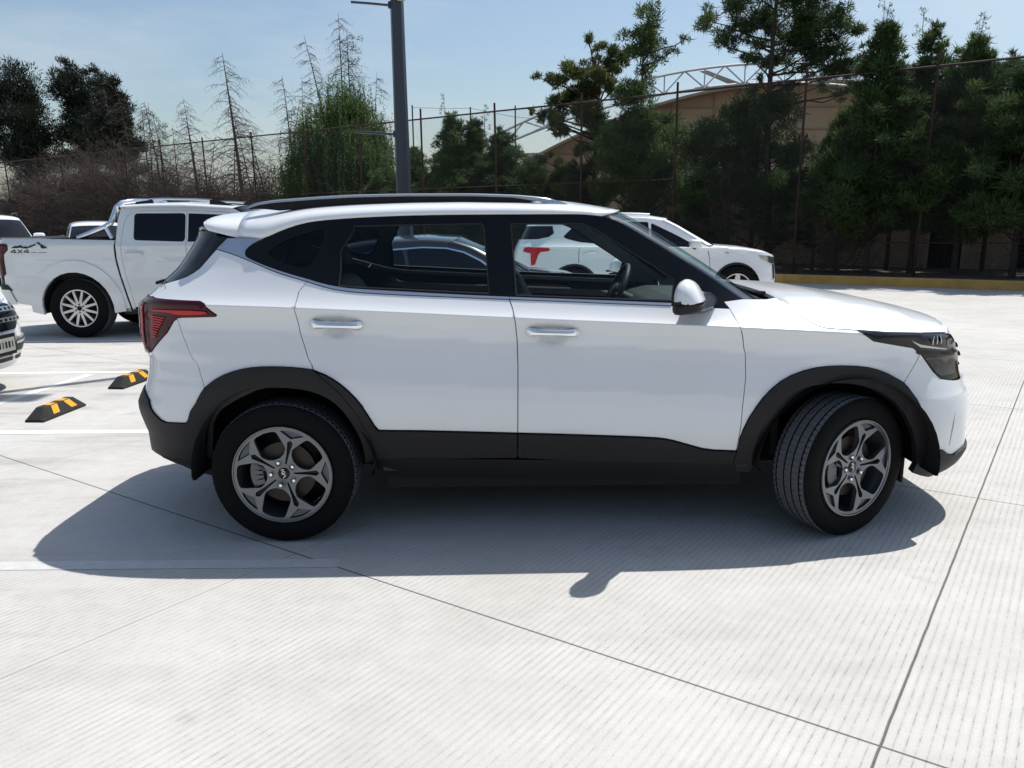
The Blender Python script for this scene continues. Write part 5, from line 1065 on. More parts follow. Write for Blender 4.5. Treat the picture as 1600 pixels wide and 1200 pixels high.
def site():
    def sheet(name, pts, mat, kind="structure", lab=None):
        mb = MB(); mb.add(pts, [tuple(range(len(pts)))]); o = mb.build(name, [mat], smooth=False); o["kind"] = kind
        if lab: o["label"] = lab
        return o
    sheet("ground", [(-400, -300, -.004), (400, -300, -.004), (400, 500, -.004), (-400, 500, -.004)], M_soil)
    sheet("parking_lot", [kp(-90, 0), kp(-90, -80), kp(60, -80), kp(60, 0)][::1], M_conc)
    mb = MB()
    M_faded = pm('faded_white_paint', (.515, .513, .50), .7, var=.10, scale=20, bump=.15, bscale=90)
    def strip(name, x0, y0, x1, y1, w=.10, z=.0018, mat=None):
        a, b = Vector((x0, y0, z)), Vector((x1, y1, z)); d = (b-a).normalized(); n = Vector((-d.y, d.x, 0))*w/2
        return sheet(name, [a-n, b-n, b+n, a+n], mat or M_line)
    strip("parking_line", -14, 1.26, -2.72, 1.10); strip("parking_line", -4.66, 1.30, -4.50, 3.30); strip("parking_line", -14, 3.44, -1.0, 3.38); strip("parking_line", -3.6, -1.103, -1.02, -1.115, .085, .0018, M_faded)
    strip("parking_line", -14, 5.62, -4.2, 5.55)
    # kerb: a real step, painted face
    mb = MB(); prof = [(0, 0), (0, .185), (.015, .20), (.15, .20), (.15, 0)]
    for i, t0 in enumerate(np.arange(-90, 55, 6.0)):
        t1 = t0+5.992
        P = [kp(t, n, z) for t in (t0, t1) for n, z in prof]; k = len(prof)
        mb.add(P, [(j, j+1, k+j+1, k+j) for j in range(k-1)]+[tuple(range(k))[::-1], tuple(range(k, 2*k))], 0)
    o = mb.build("kerb", [M_kerb], smooth=False); tag(o, "yellow painted kerb along the far edge of the concrete lot", "kerb")
    # planting strip behind the kerb
    mb = MB(); rnd = random.Random(3); G = []
    for t in np.arange(-90, 56, 1.2): G.append([kp(t, n, .12+(rnd.random()*.08 if .2 < n < 8 else 0)) for n in (.15, .6, 1.1, 1.8, 2.8, 4.5, 7.5, 12)])
    mb.grid(G); o = mb.build("planting_soil", [M_soil]); o["kind"] = "structure"
    # wheel stops
    def stop():
        t_ = thing("wheel_stop")
        mb = MB(); L_, W_, H_ = .54, .15, .10
        def ring(y, k, h): return [(-W_/2*k, y, 0), (-W_/2*k, y, .018), (-.035*k, y, h), (.035*k, y, h), (W_/2*k, y, .018), (W_/2*k, y, 0)]
        G = [ring(-L_/2, 1, .02), ring(-L_/2+.09, 1, H_), ring(L_/2-.09, 1, H_), ring(L_/2, 1, .02)]
        mb.grid(G); mb.add(G[0], [(0, 1, 2, 3, 4, 5)]); mb.add(G[-1], [(5, 4, 3, 2, 1, 0)]); mb.build("stop_body", [M_rubber], t_, False, bevel=.006)
        for y0, sk in ((-.135, .02), (.09, -.05)):
            for sg in (1, -1):
                mb = MB(); f = lambda k, y, s=sg: (s*(.036+.039*k)+s*.0015, y, H_-(H_-.018)*k+.0015)
                mb.add([f(.06, y0+sk), f(.82, y0), f(.82, y0+.075), f(.06, y0+.075+sk)], [(0, 1, 2, 3) if sg > 0 else (3, 2, 1, 0)]); mb.build("reflector_patch", [M_yel], t_, False)
            mb = MB(); mb.add([(-.034, y0+sk*1.1, H_+.0012), (.034, y0+sk, H_+.0012), (.034, y0+.075+sk, H_+.0012), (-.034, y0+.075+sk*1.1, H_+.0012)], [(0, 1, 2, 3)]); mb.build("reflector_patch", [M_yel], t_, False)
        return t_
    s1 = stop(); s1.location = (-3.885, 1.665, 0); s1.rotation_euler = (0, 0, R(-3)); tag(s1, "black rubber wheel stop with yellow patches, the nearer one, fully in view", "wheel stop", "rubber wheel stops in the parking bay")
    s2 = copy_tree(s1); s2.location = (-3.845, 2.84, 0); s2.rotation_euler = (0, 0, R(-6)); s2["label"] = "black rubber wheel stop partly hidden behind the foreground SUV's rear bumper"
    # lamp pole with banner arms
    pole = thing("lamp_post", "dark grey tapered steel pole with banner arms, rising behind the foreground SUV's roof", "lamp post", loc=(-1.51, 5.20, 0))
    mb = MB(); n = 8
    for z0, r0, z1, r1 in ((0, .108, 3.0, .082), (3.0, .082, 9.2, .055)): mb.lathe([(r0, z0), (r1, z1)], n, 'z', m=0)
    mb.build("pole", [M_pole], pole, False); mb = MB(); mb.box((0, 0, .015), (.36, .36, .03)); mb.build("base_plate", [M_pole], pole, False, bevel=.004)
    for z in (2.50, 3.92):
        mb = MB(); mb.tube([(-.06, 0, z), (-.30, -.02, z+.018), (-.52, -.04, z+.03)], .014, 8); mb.tube([(-.08, 0, z-.03), (-.08, 0, z+.04)], .024, 8); mb.build("banner_arm", [M_pole], pole, True, 40)
    mb = MB(); mb.box((.06, -.09, 4.03), (.09, .07, .16)); mb.build("junction_box", [pm("box_cream", (.5, .48, .42), .5)], pole, False, bevel=.006)
    mb = MB(); mb.tube([(.11, -.10, 4.12), (.17, -.16, 4.06)], .03, 10); mb.build("camera_head", [M_gloss], pole, True, 30)
    mb = MB(); mb.box((.35, 0, 9.1), (.9, .30, .10)); mb.build("lamp_head", [M_pole], pole, False, bevel=.02)
    # chain-link fence
    fence = thing("chain_link_fence", "tall rusty chain-link fence running along the kerb in front of the trees", "fence")
    ts = [-42.6, -39.6, -36.45, -34.3, -31.5, -28.75, -26.0, -23.1, -20.1, -17.3, -14.6, -11.85, -8.95, -6.06, -3.25, -.07, 2.62, 5.5, 8.4, 11.3, 14.2]
    rnd = random.Random(8); top = {}
    for t in ts:
        lean = Vector((rnd.uniform(-.06, .10), 0, 0)); h = 4.92+rnd.uniform(-.08, .12)
        mb = MB(); mb.tube([kp(t, 1.1, 0), kp(t, 1.1, h)+lean], .031, 8); mb.build("post", [M_rust], fence, True, 40); top[t] = lean
    for h, r in ((4.72, .024), (2.55, .016), (.93, .014)):
        mb = MB()
        for a, b in zip(ts[:-1], ts[1:]):
            if h == 2.55 and a > -4: continue
            mb.tube([kp(a, 1.08, h)+top[a]*(h/4.9), kp(b, 1.08, h)+top[b]*(h/4.9)], r, 6, 0)
        mb.build("rail", [M_rust], fence)
    sp = .075; H = 4.7; V = []; F = []; T0, T1 = -42.6, 14.2
    def wire(a, b, r=.0019):
        n0 = len(V); d = (b-a).normalized(); p = d.cross(KN).normalized()*r; q = KN*r
        for e in (a, b): V.extend([e+p, e-p*.5+q*.87, e-p*.5-q*.87])
        F.extend([(n0, n0+1, n0+4, n0+3), (n0+1, n0+2, n0+5, n0+4), (n0+2, n0, n0+3, n0+5)])
    k = T0-H
    while k < T1:
        for sg in (1, -1):
            a0, z0, a1, z1 = (k, 0, k+H, H) if sg > 0 else (k+H, 0, k, H)
            lo, hi = (max(min(a0, a1), T0), min(max(a0, a1), T1))
            if hi > lo:
                za = z0+(lo-a0)/(a1-a0)*(z1-z0); zb = z0+(hi-a0)/(a1-a0)*(z1-z0)
                wire(kp(lo, 1.1+.003*sg, za), kp(hi, 1.1+.003*sg, zb))
        k += sp
    mesh_obj("chain_link_mesh", V, F, [M_wire], fence, smooth=False)
    for i, (x, y, h, lb) in enumerate(((-4.53, 32, 6.7, "thin grey ball-court mast just right of the lamp post"), (-1.89, 32, 6.6, "thin grey ball-court mast, middle of the three"), (.15, 32, 6.65, "thin grey ball-court mast nearest the white roof truss"))):
        mb = MB(); mb.tube([(x, y, 0), (x, y, h)], .035, 6); o = mb.build("court_mast", [M_wire]); tag(o, lb, "mast", "masts of the court beyond the fence")
    mb = MB(); mb.tube([(-4.53, 32, 6.6), (-3.2, 32, 6.55), (-1.89, 32, 6.55), (.15, 32, 6.15), (3.0, 32, 5.9)], .010, 4); o = mb.build("cable", [M_wire]); tag(o, "thin dark cable strung between the court masts", "cable")
    # unseen building added behind the camera: darkens the car's flank and windows, gives reflections
    sr = thing("added_reflection_block", "long dark-glazed block added behind the camera to darken and reflect in the car", "building", loc=(0, -20, 0))
    M_glz = pm("added_block_glazing", (.03, .045, .065), .12, 0, .3, .02, .05); M_fas = pm("added_block_fascia", (.16, .165, .17), .6)
    mb = MB(); mb.box((0, -4, 1.8), (60, 8, 3.6)); mb.build("glazing", [M_glz], sr, False)
    mb = MB(); mb.box((0, -3.8, 4.2), (61, 8.6, 1.2)); mb.build("fascia", [M_fas], sr, False)
    for i in range(11): mb = MB(); mb.box((-30+6*i, .06, 1.8), (.12, .12, 3.6)); mb.build("mullion", [M_fas], sr, False)
    # brick house with dark window
    m, t, b = newmat("old_brick"); N, L = t.nodes, t.links; tc = N.new("ShaderNodeTexCoord"); mp = N.new("ShaderNodeMapping"); mp.inputs["Rotation"].default_value = (R(90), 0, 0)
    L.new(tc.outputs["Object"], mp.inputs[0]); br = N.new("ShaderNodeTexBrick"); br.inputs["Scale"].default_value = 1; br.inputs["Brick Width"].default_value = .26; br.inputs["Row Height"].default_value = .085
    br.inputs["Mortar Size"].default_value = .012; br.inputs["Color1"].default_value = (.45, .28, .20, 1); br.inputs["Color2"].default_value = (.37, .22, .155, 1); br.inputs["Mortar"].default_value = (.42, .37, .33, 1)
    L.new(mp.outputs[0], br.inputs[0]); nz = N.new("ShaderNodeTexNoise"); nz.inputs["Scale"].default_value = 2.5; nz.inputs["Detail"].default_value = 6; L.new(tc.outputs["Object"], nz.inputs["Vector"])
    mx = N.new("ShaderNodeMix"); mx.data_type = 'RGBA'; mr = N.new("ShaderNodeMapRange"); mr.inputs[1].default_value = .45; mr.inputs[2].default_value = .62; L.new(nz.outputs[0], mr.inputs[0]); L.new(mr.outputs[0], mx.inputs["Factor"])
    mx.inputs["B"].default_value = (.46, .38, .33, 1); L.new(br.outputs[0], mx.inputs["A"]); L.new(mx.outputs["Result"], b.inputs["Base Color"]); b.inputs["Roughness"].default_value = .9
    bp = N.new("ShaderNodeBump"); bp.inputs["Distance"].default_value = .02; L.new(br.outputs["Fac"], bp.inputs["Height"]); bp.invert = True; L.new(bp.outputs[0], b.inputs["Normal"])
    hs = thing("brick_house", "low reddish brick house with dark window openings half hidden behind the right-hand trees", "house")
    ang = math.atan2(KU.y, KU.x); M_in = pm("dark_room", (.01, .01, .01), .9)
    hs.location = kp(0, 5.0); hs.rotation_euler = (0, 0, ang)
    wins = [(2.55, .10, 3.35, 1.50), (4.55, .10, 5.5, 1.55), (-4.6, .9, -3.4, 1.7), (7.4, .6, 8.6, 1.6)]
    outer = [(-6, 0), (16, 0), (16, 2.5), (-6, 2.5)]; P_, T_ = tri2d(outer, [[(a, z0), (b_, z0), (b_, z1), (a, z1)] for a, z0, b_, z1 in wins], .6)
    mesh_obj("wall", [(a, 0, c) for a, c in P_.tolist()], T_.tolist(), m, hs, smooth=False)
    mb = MB(); mb.box((16, 3, 1.25), (.2, 6, 2.5)); mb.box((-6, 3, 1.25), (.2, 6, 2.5)); mb.box((5, 6, 1.25), (22, .2, 2.5)); mb.build("wall", [m], hs, False)
    mb = MB(); mb.box((5, 2.9, 2.58), (22.6, 6.6, .16)); mb.build("roof", [M_kerbtop], hs, False)
    for a, z0, b_, z1 in wins:
        f = MB(); w_ = b_-a
        f.box(((a+b_)/2, .02, z1+.07), (w_+.3, .16, .14)); f.box((a-.02, .06, (z0+z1)/2), (.05, .14, z1-z0-.005)); f.box((b_+.02, .06, (z0+z1)/2), (.05, .14, z1-z0-.005)); wo = f.build("window", [M_kerbtop], hs, False)
        f = MB(); f.box(((a+b_)/2, .30, (z0+z1)/2), (w_, .02, z1-z0)); f.build("pane", [M_in], wo, False)
        f = MB(); f.box(((a+b_)/2, .12, (z0+z1)/2), (.03, .03, z1-z0)); f.box(((a+b_)/2, .121, z0+(z1-z0)*.55), (w_, .03, .03)); f.build("window_bar", [M_rust], wo, False)
    for xx in (-5.2, 6.2): mb = MB(); mb.box((xx, -.06, 1.1), (.30, .1, 2.2)); mb.build("pillar", [M_kerbtop], hs, False)
    # sports hall: tan arched end wall, roof shell and white arch truss
    M_tan = pm("tan_cladding", (.43, .32, .205), .75, var=.07, scale=1.2); M_tan2 = pm("tan_seam", (.34, .25, .16), .8); M_truss = pm("white_truss_paint", (.50, .52, .54), .5, var=.05); M_hroof = pm("tan_roof_sheet", (.34, .27, .19), .6)
    hall = thing("sports_hall", "large tan arched sports hall with a white curved roof truss behind the trees", "hall")
    zr = lambda x: 9.62-.0155*(x-18.0)**2 if x > 0 else 4.6
    xs = np.linspace(.8, 35.2, 40)
    mb = MB(); mb.add([(x, 45, zr(x)) for x in xs]+[(35.2, 45, 0), (.8, 45, 0)], [tuple(range(42))]); mb.build("wall", [M_tan], hall, False)
    mb = MB()
    for z in (5.6, 7.0, 8.3):
        d = (max(0, (9.62-z)/.0155))**.5; mb.box((18, 44.96, z), (2*min(d, 17), .10, .09))
    for x in np.arange(2.2, 35, 2.6): mb.box((x, 44.965, zr(x)/2), (.06, .07, zr(x)-.1))
    mb.build("wall_ribs", [M_tan2], hall, False)
    mb = MB(); mb.grid([[(x, y, zr(x)+.06) for x in xs] for y in (43.6, 70)]); mb.grid([[(x, y, zr(x)-.10) for x in xs] for y in (70, 43.6)]); mb.grid([[(x, 43.6, zr(x)+dz) for x in xs] for dz in (-.10, .06)])
    mb.build("roof", [M_hroof], hall, True, 30)
    mb = MB(); mb.box((.85, 57, 2.5), (.1, 24, 5)); mb.build("wall", [M_tan], hall, False)
    zt_ = lambda x: 10.28-.0147*(x-15.3)**2; zb = lambda x: 9.22-.0130*(x-15.5)**2
    mb = MB(); xa = np.linspace(-6.5, 37, 48)
    mb.tube([(x, 42, zt_(x)) for x in xa], .075, 6); mb.tube([(x, 42, zb(x)) for x in xa if zb(x) > .2], .075, 6)
    xw = np.linspace(-5, 35.5, 36); up_ = True
    for a, b_ in zip(xw[:-1], xw[1:]):
        za, zb_ = (zb(a), zt_(b_)) if up_ else (zt_(a), zb(b_)); mb.tube([(a, 42, za), (b_, 42, zb_)], .045, 5); mb.tube([(b_, 42, zb(b_)), (b_, 42, zt_(b_))], .04, 5) if not up_ else None; up_ = not up_
    mb.build("roof_truss", [M_truss], hall, True, 40)
    mb = MB(); mb.box((.2, 42.6, 5.35), (3.4, .25, .25)); mb.build("roof_beam", [M_truss], hall, False); mb = MB(); mb.add([(10.9, 42.2, 9.9), (11.4, 42.2, 9.95), (14.4, 43.4, 9.2), (13.6, 43.4, 9.15)], [(0, 1, 2, 3)]); mb.build("gusset_plate", [M_truss], hall, False)
    # low grey buildings far off on the left
    mb = MB(); M_far = pm("far_grey_wall", (.20, .19, .18), .9, var=.2, scale=.3)
    for x, w_, h in ((-60, 30, 4.2), (-30, 26, 4.9), (-6, 16, 4.4)):
        fb = MB(); fb.box((x, 98, h/2), (w_, 8, h)); fh = thing("distant_building", {-60: "distant low grey building at the far left", -30: "distant low grey building behind the bare trees", -6: "distant low grey building behind the willow-like tree"}[x], "building", group="distant low buildings")
        fb.build("wall", [M_far], fh, False); rb = MB(); rb.box((x, 98, h+.12), (w_+.8, 8.8, .24)); rb.build("roof", [M_kerbtop], fh, False)
# ---------------------------------------------------------------- trees
def leafmat(name, a, b, sc=1.6, trans=.25):
    m, t, bs = newmat(name); N, L = t.nodes, t.links
    tc = N.new("ShaderNodeTexCoord"); nz = N.new("ShaderNodeTexNoise"); nz.inputs["Scale"].default_value = sc; nz.inputs["Detail"].default_value = 4; L.new(tc.outputs["Object"], nz.inputs["Vector"])
    n2 = N.new("ShaderNodeTexNoise"); n2.inputs["Scale"].default_value = 26; L.new(tc.outputs["Object"], n2.inputs["Vector"])
    ad = N.new("ShaderNodeMath"); ad.operation = 'MULTIPLY_ADD'; ad.inputs[1].default_value = .45; L.new(n2.outputs[0], ad.inputs[0]); L.new(nz.outputs[0], ad.inputs[2])
    mr = N.new("ShaderNodeMapRange"); mr.inputs[1].default_value = .50; mr.inputs[2].default_value = .95; L.new(ad.outputs[0], mr.inputs[0])
    mx = N.new("ShaderNodeMix"); mx.data_type = 'RGBA'; mx.inputs["A"].default_value = (*a, 1); mx.inputs["B"].default_value = (*b, 1); L.new(mr.outputs[0], mx.inputs["Factor"])
    L.new(mx.outputs["Result"], bs.inputs["Base Color"]); bs.inputs["Roughness"].default_value = .6; bs.inputs["Specular IOR Level"].default_value = .25
    tr = N.new("ShaderNodeBsdfTranslucent"); L.new(mx.outputs["Result"], tr.inputs[0]); ms = N.new("ShaderNodeMixShader"); ms.inputs[0].default_value = trans
    L.new(bs.outputs[0], ms.inputs[1]); L.new(tr.outputs[0], ms.inputs[2]); L.new(ms.outputs[0], N["Material Output"].inputs[0])
    return m
M_cedar = leafmat("cedar_foliage", (.030, .060, .020), (.105, .155, .048), 1.6, .42)
M_cedar2 = leafmat("dark_cedar_foliage", (.022, .044, .018), (.075, .115, .040), 1.6, .40)
M_pine = leafmat("pine_foliage", (.024, .050, .022), (.090, .130, .045), 1.6, .40)
M_olive = leafmat("olive_juniper_foliage", (.040, .064, .022), (.135, .155, .050), 1.6, .42)
M_willow = leafmat("pepper_tree_foliage", (.038, .082, .022), (.125, .20, .055), 1.2, .5)
M_fardark = leafmat("far_dark_foliage", (.014, .022, .015), (.034, .045, .028), .8)
M_bark = pm("dark_bark", (.035, .027, .022), .9, var=.3, scale=12, bump=.5, bscale=40)
M_greybark = pm("weathered_grey_bark", (.10, .085, .075), .9, var=.35, scale=9, bump=.4, bscale=40)
M_dead = pm("dead_brown_twigs", (.055, .040, .034), .9, var=.35, scale=2)
M_brush = pm("dry_brush_twigs", (.085, .062, .052), .9, var=.4, scale=1.5)
def twigs(segs, name, mat, parent):
    """segs: list of (a, b, ra, rb): thin three-sided sticks"""
    A = np.array([s[0] for s in segs], float); B = np.array([s[1] for s in segs], float); ra = np.array([s[2] for s in segs])[:, None]; rb = np.array([s[3] for s in segs])[:, None]
    d = B-A; d /= np.maximum(np.linalg.norm(d, axis=1, keepdims=True), 1e-9); ref = np.where(np.abs(d[:, 2:3]) > .9, np.array([[1., 0, 0]]), np.array([[0, 0, 1.]]))
    p = np.cross(d, ref); p /= np.linalg.norm(p, axis=1, keepdims=True); q = np.cross(d, p)
    V = np.stack([A+p*ra, A+(-.5*p+.87*q)*ra, A+(-.5*p-.87*q)*ra, B+p*rb, B+(-.5*p+.87*q)*rb, B+(-.5*p-.87*q)*rb], 1).reshape(-1, 3)
    n = len(segs); base = (np.arange(n)*6)[:, None]
    F = (base+np.array([[0, 1, 4, 3, 1, 2, 5, 4, 2, 0, 3, 5]])).reshape(-1, 4)
    return fast_mesh(name, V, F, mat, parent)
def fast_mesh(name, V, F, mat, parent, smooth=False):
    me = bpy.data.meshes.new(name); me.vertices.add(len(V)); me.vertices.foreach_set("co", np.asarray(V, np.float32).ravel())
    k = F.shape[1]; me.loops.add(F.size); me.loops.foreach_set("vertex_index", F.astype(np.int32).ravel()); me.polygons.add(len(F))
    me.polygons.foreach_set("loop_start", np.arange(0, F.size, k, dtype=np.int32)); me.materials.append(mat); me.update(calc_edges=True); me.validate()
    return link(bpy.data.objects.new(name, me), parent)
def leaves(rs, C, Rr, per, ln, wd, name, mat, parent, up=.3, out=.8, jit=.8, shell=.35, squash=.8):
    """sprays of narrow leaves through ellipsoidal clumps C with radii Rr; leaves point outward and up"""
    C = np.asarray(C, float); Rr = np.asarray(Rr, float); n = len(C)
    cnt = np.maximum(8, (per*(Rr/np.mean(Rr))**2).astype(int)); idx = np.repeat(np.arange(n), cnt); N_ = len(idx)
    d = rs.normal(size=(N_, 3)); d /= np.linalg.norm(d, axis=1, keepdims=True)
    r = rs.uniform(shell, 1, N_)**.6*(1+.25*rs.normal(size=N_)*.5); P = C[idx]+d*(Rr[idx]*r)[:, None]*np.array([1, 1, squash])
    a = d*out+np.array([0, 0, up])+rs.normal(size=(N_, 3))*jit*.5; a /= np.linalg.norm(a, axis=1, keepdims=True)
    s = np.cross(a, rs.normal(size=(N_, 3))); s /= np.maximum(np.linalg.norm(s, axis=1, keepdims=True), 1e-6)
    L_ = (ln*rs.uniform(.6, 1.4, N_))[:, None]; W_ = (wd*rs.uniform(.7, 1.3, N_))[:, None]
    V = np.stack([P-a*L_*.5, P+s*W_*.5, P+a*L_*.5, P-s*W_*.5], 1).reshape(-1, 3); F = np.arange(N_*4).reshape(-1, 4)
    return fast_mesh(name, V, F, mat, parent)
def limb(segs, a, b, r0, r1, rs, n=4, sag=0.0, wob=.05):
    a = np.array(a, float); b = np.array(b, float); prev = a; L_ = np.linalg.norm(b-a)
    for i in range(1, n+1):
        t = i/n; p = a+(b-a)*t+np.array([0, 0, -sag*math.sin(pi*t)*L_])+rs.normal(size=3)*wob*L_*(1-t*.5)*(i < n)
        segs.append((prev, p, r0+(r1-r0)*(i-1)/n, r0+(r1-r0)*t)); prev = p
    return prev
def trunk_obj(root, pts, radii, mat, segs=None, name="trunk"):
    mb = MB(); mb.tube(pts, radii, 8); o = mb.build(name, [mat], root, True, 50)
    if segs: twigs(segs, "limbs", mat, root)
    return o
def tree_root(name, label, base, group="trees along the fence", cat="tree"): return thing(name, label, cat, loc=tuple(base), group=group)
def layered(label, base, h, prof, seed, mat, n=70, cs=(.28, .5), per=230, ln=.13, wd=.026, up=.25, lean=(0, 0), z0=.08, leaders=0, bark=None, name="cedar_tree", flat=.7, gap=0.0, group="trees along the fence", tr=.10):
    """conifer: profile prof = [(t, radius)] of crown radius up the trunk; clumps hang on limbs"""
    rs = np.random.RandomState(seed); root = tree_root(name, label, base, group)
    tp = lambda t: np.array([lean[0]*t*t, lean[1]*t*t, h*t]); C, Rr, segs = [], [], []
    for i in range(n):
        t = z0+(1-z0)*((i+rs.uniform())/n)**.85; Rm = lerp_tab(prof, t); az_ = i*2.399+rs.uniform(-.4, .4)
        if gap and rs.uniform() < gap: continue
        rr_ = Rm*rs.uniform(.35, 1.0); c = tp(t)+np.array([cos(az_)*rr_, sin(az_)*rr_, rs.uniform(-.1, .25)*Rm+.10*rr_]); s_ = rs.uniform(*cs)*(.45+.55*min(1, Rm/.9)); C.append(c); Rr.append(s_)
        limb(segs, tp(max(0, t-.05)), c, .022*(1.2-t), .006, rs, 3, .04, .04)
        k = rs.randint(1, 4)
        for _ in range(k):
            o = rs.normal(size=3)*s_*np.array([1, 1, .6]); C.append(c+o); Rr.append(s_*rs.uniform(.4, .7))
    leaves(rs, C, Rr, per, ln, wd, "crown", mat, root, up=up, squash=flat)
    leaves(rs, C, np.array(Rr)*1.35, max(10, per*.12), ln*1.45, wd*.75, "outer_sprays", mat, root, up=up, squash=flat, shell=.7, out=1.3, jit=.5)
    for k in range(leaders):      # thin bare-ish tips above the crown
        q = tp(1)+np.array([rs.uniform(-.35, .35), rs.uniform(-.2, .2), -.5]); tip = q+np.array([rs.uniform(-.05, .1), 0, rs.uniform(.8, 1.4)]); limb(segs, q, tip, .014, .004, rs, 4, 0, .01); c2 = []
        for j in range(10):
            f = j/10; p = q+(tip-q)*f; a_ = rs.uniform(0, 6.28); e = p+np.array([cos(a_), sin(a_), .8])*(.16*(1-f)+.05); segs.append((p, e, .004, .002)); c2.append(e)
        C2 = np.array(c2); leaves(rs, C2, np.full(len(C2), .06), 16, .07, .016, "leader_foliage", mat, root, up=.6)
    trunk_obj(root, [tuple(tp(t)) for t in np.linspace(0, .97, 8)], [tr*(1-.88*t) for t in np.linspace(0, 1, 8)], bark or M_bark, segs)
    return root
def dead_conifer(label, base, h, seed, spread=1.1, lean=(0, 0), n=60, double=False, dead=M_dead, tuft=False, tr=.085, z0=.12, droop=.25, start_r=None, group="dead trees along the fence"):
    rs = np.random.RandomState(seed); root = tree_root("dead_conifer", label, base, group); segs = []
    stems = [np.array([0., 0, 0])]+([np.array([.28, .1, 0])] if double else [])
    for si, s0 in enumerate(stems):
        tp = lambda t: s0+np.array([lean[0]*t**1.5, lean[1]*t, h*t*(1-.06*si)])
        trunk_obj(root, [tuple(tp(t)) for t in np.linspace(0, 1, 9)], [tr*(1-.93*t) for t in np.linspace(0, 1, 9)], dead)
        for i in range(n):
            t = z0+(.98-z0)*(i+rs.uniform())/n; R_ = spread*1.45*(1.05-t)**.75*rs.uniform(.45, 1.1); az_ = rs.uniform(0, 2*pi); u1, u2 = rs.uniform(-.1, .6), rs.uniform(.2, 1.5); p = tp(t); d = np.array([cos(az_), sin(az_)*.9, 0]); prev = p; m_ = 6
            pts = [p]
            for j in range(1, m_+1):
                f = j/m_; pts.append(p+d*R_*f+np.array([0, 0, R_*(u1*f-(droop+.3)*u2*f*f)])+rs.normal(size=3)*.02)
            for j in range(m_): segs.append((pts[j], pts[j+1], .022*(1-j/m_)*(1.2-t)+.006, .022*(1-(j+1)/m_)*(1.2-t)+.005))
            for j in range(2, m_+1):
                for s_ in (-1, 1):
                    if rs.uniform() < .55: q = pts[j]+np.array([-d[1]*s_, d[0]*s_, -.6])*rs.uniform(.10, .40)+d*.10; segs.append((pts[j], q, .006, .0035)); segs.append((q, q+rs.normal(size=3)*.10, .004, .002))
    twigs(segs, "branches", dead, root)
    if tuft:
        top_ = [tp(.97)+rs.normal(size=3)*np.array([.25, .2, .12])+np.array([.25*k/6, 0, -.13*k]) for k in range(8)]
        leaves(rs, top_, np.full(8, .16), 40, .10, .022, "crown", M_cedar, root, up=-.3)
    return root
def brush(label, base, h, w_, seed, n=330, group="dry brush along the fence", mat=None):
    rs = np.random.RandomState(seed); root = tree_root("dry_shrub", label, base, group, "shrub"); segs = []
    for i in range(n):
        a_ = rs.uniform(0, 2*pi); r0 = rs.uniform(0, .5)*w_; p = np.array([cos(a_)*r0, sin(a_)*r0*.6, rs.uniform(0, .5)*h]); d = np.array([rs.normal()*.55, rs.normal()*.4, rs.uniform(.25, 1)]); d /= np.linalg.norm(d); L_ = rs.uniform(.3, .75)*h*.6; r = rs.uniform(.007, .016)
        for j in range(6):
            q = p+d*L_/6
            if q[2] < .03: break
            segs.append((p, q, r*(1-j/7), r*(1-(j+1)/7)+.001)); 
            if rs.uniform() < .7:
                e = q+rs.normal(size=3)*.16*np.array([1, .8, 1]); segs.append((q, e, r*.45, .003))
                segs.append((e, e+rs.normal(size=3)*.14, .0035, .002))
            p = q; d = d+rs.normal(size=3)*.28+np.array([0, 0, -.10]); d /= np.linalg.norm(d)
    twigs(segs, "twigs", mat or M_brush, root)
    return root
def pepper(label, base, h, w_, seed):
    rs = np.random.RandomState(seed); root = tree_root("pepper_tree", label, base); segs = []; P = []; D = []
    tp = np.array([0, 0, h*.45]); ends = []
    for i in range(165):
        a_ = rs.uniform(0, 2*pi); u_ = rs.uniform(0, 1); r = w_*math.sqrt(u_)*rs.uniform(.85, 1.05); z = h*(.42+.55*(1-min(1, r/w_/1.08)**1.5))*rs.uniform(.78, 1.0); e = np.array([cos(a_)*r+.25*math.sin(3*a_), sin(a_)*r*.8, z]); limb(segs, tp*rs.uniform(.5, 1), e, .03, .006, rs, 4, -.08, .04); ends.append(e)
    for e in ends:
        for k in range(13):
            p = e+rs.normal(size=3)*np.array([.36, .3, .28]); L_ = min(rs.uniform(.4, 1)**2*3.4, p[2]-.3); m_ = int(L_/.045); dr = rs.normal(size=2)*.05; sw = rs.normal(size=2)*.10
            for j in range(m_):
                f = j/m_; c = p+np.array([sw[0]*f, sw[1]*f, -L_*f]); P.append(c+rs.normal(size=3)*.018); v = np.array([rs.normal()*.7, rs.normal()*.7, -.9+rs.normal()*.3]); D.append(v/np.linalg.norm(v))
            segs.append((p, p+np.array([sw[0], sw[1], -L_]), .003, .001))
    leaves(rs, np.array(ends), np.full(len(ends), .36), 120, .13, .022, 'upper_foliage', M_willow, root, up=-.5, jit=1.2)
    P = np.array(P); D = np.array(D); s = np.cross(D, rs.normal(size=D.shape)); s /= np.linalg.norm(s, axis=1, keepdims=True); L_ = rs.uniform(.06, .13, len(P))[:, None]; W_ = .018
    V = np.stack([P, P+D*L_*.5+s*W_, P+D*L_, P+D*L_*.5-s*W_], 1).reshape(-1, 3); fast_mesh("crown", V, np.arange(len(V)).reshape(-1, 4), M_willow, root)
    trunk_obj(root, [(0, 0, 0), (.05, 0, h*.2), (0, 0, h*.45), (.1, 0, h*.7)], [.20, .16, .12, .05], M_bark, segs)
    return root
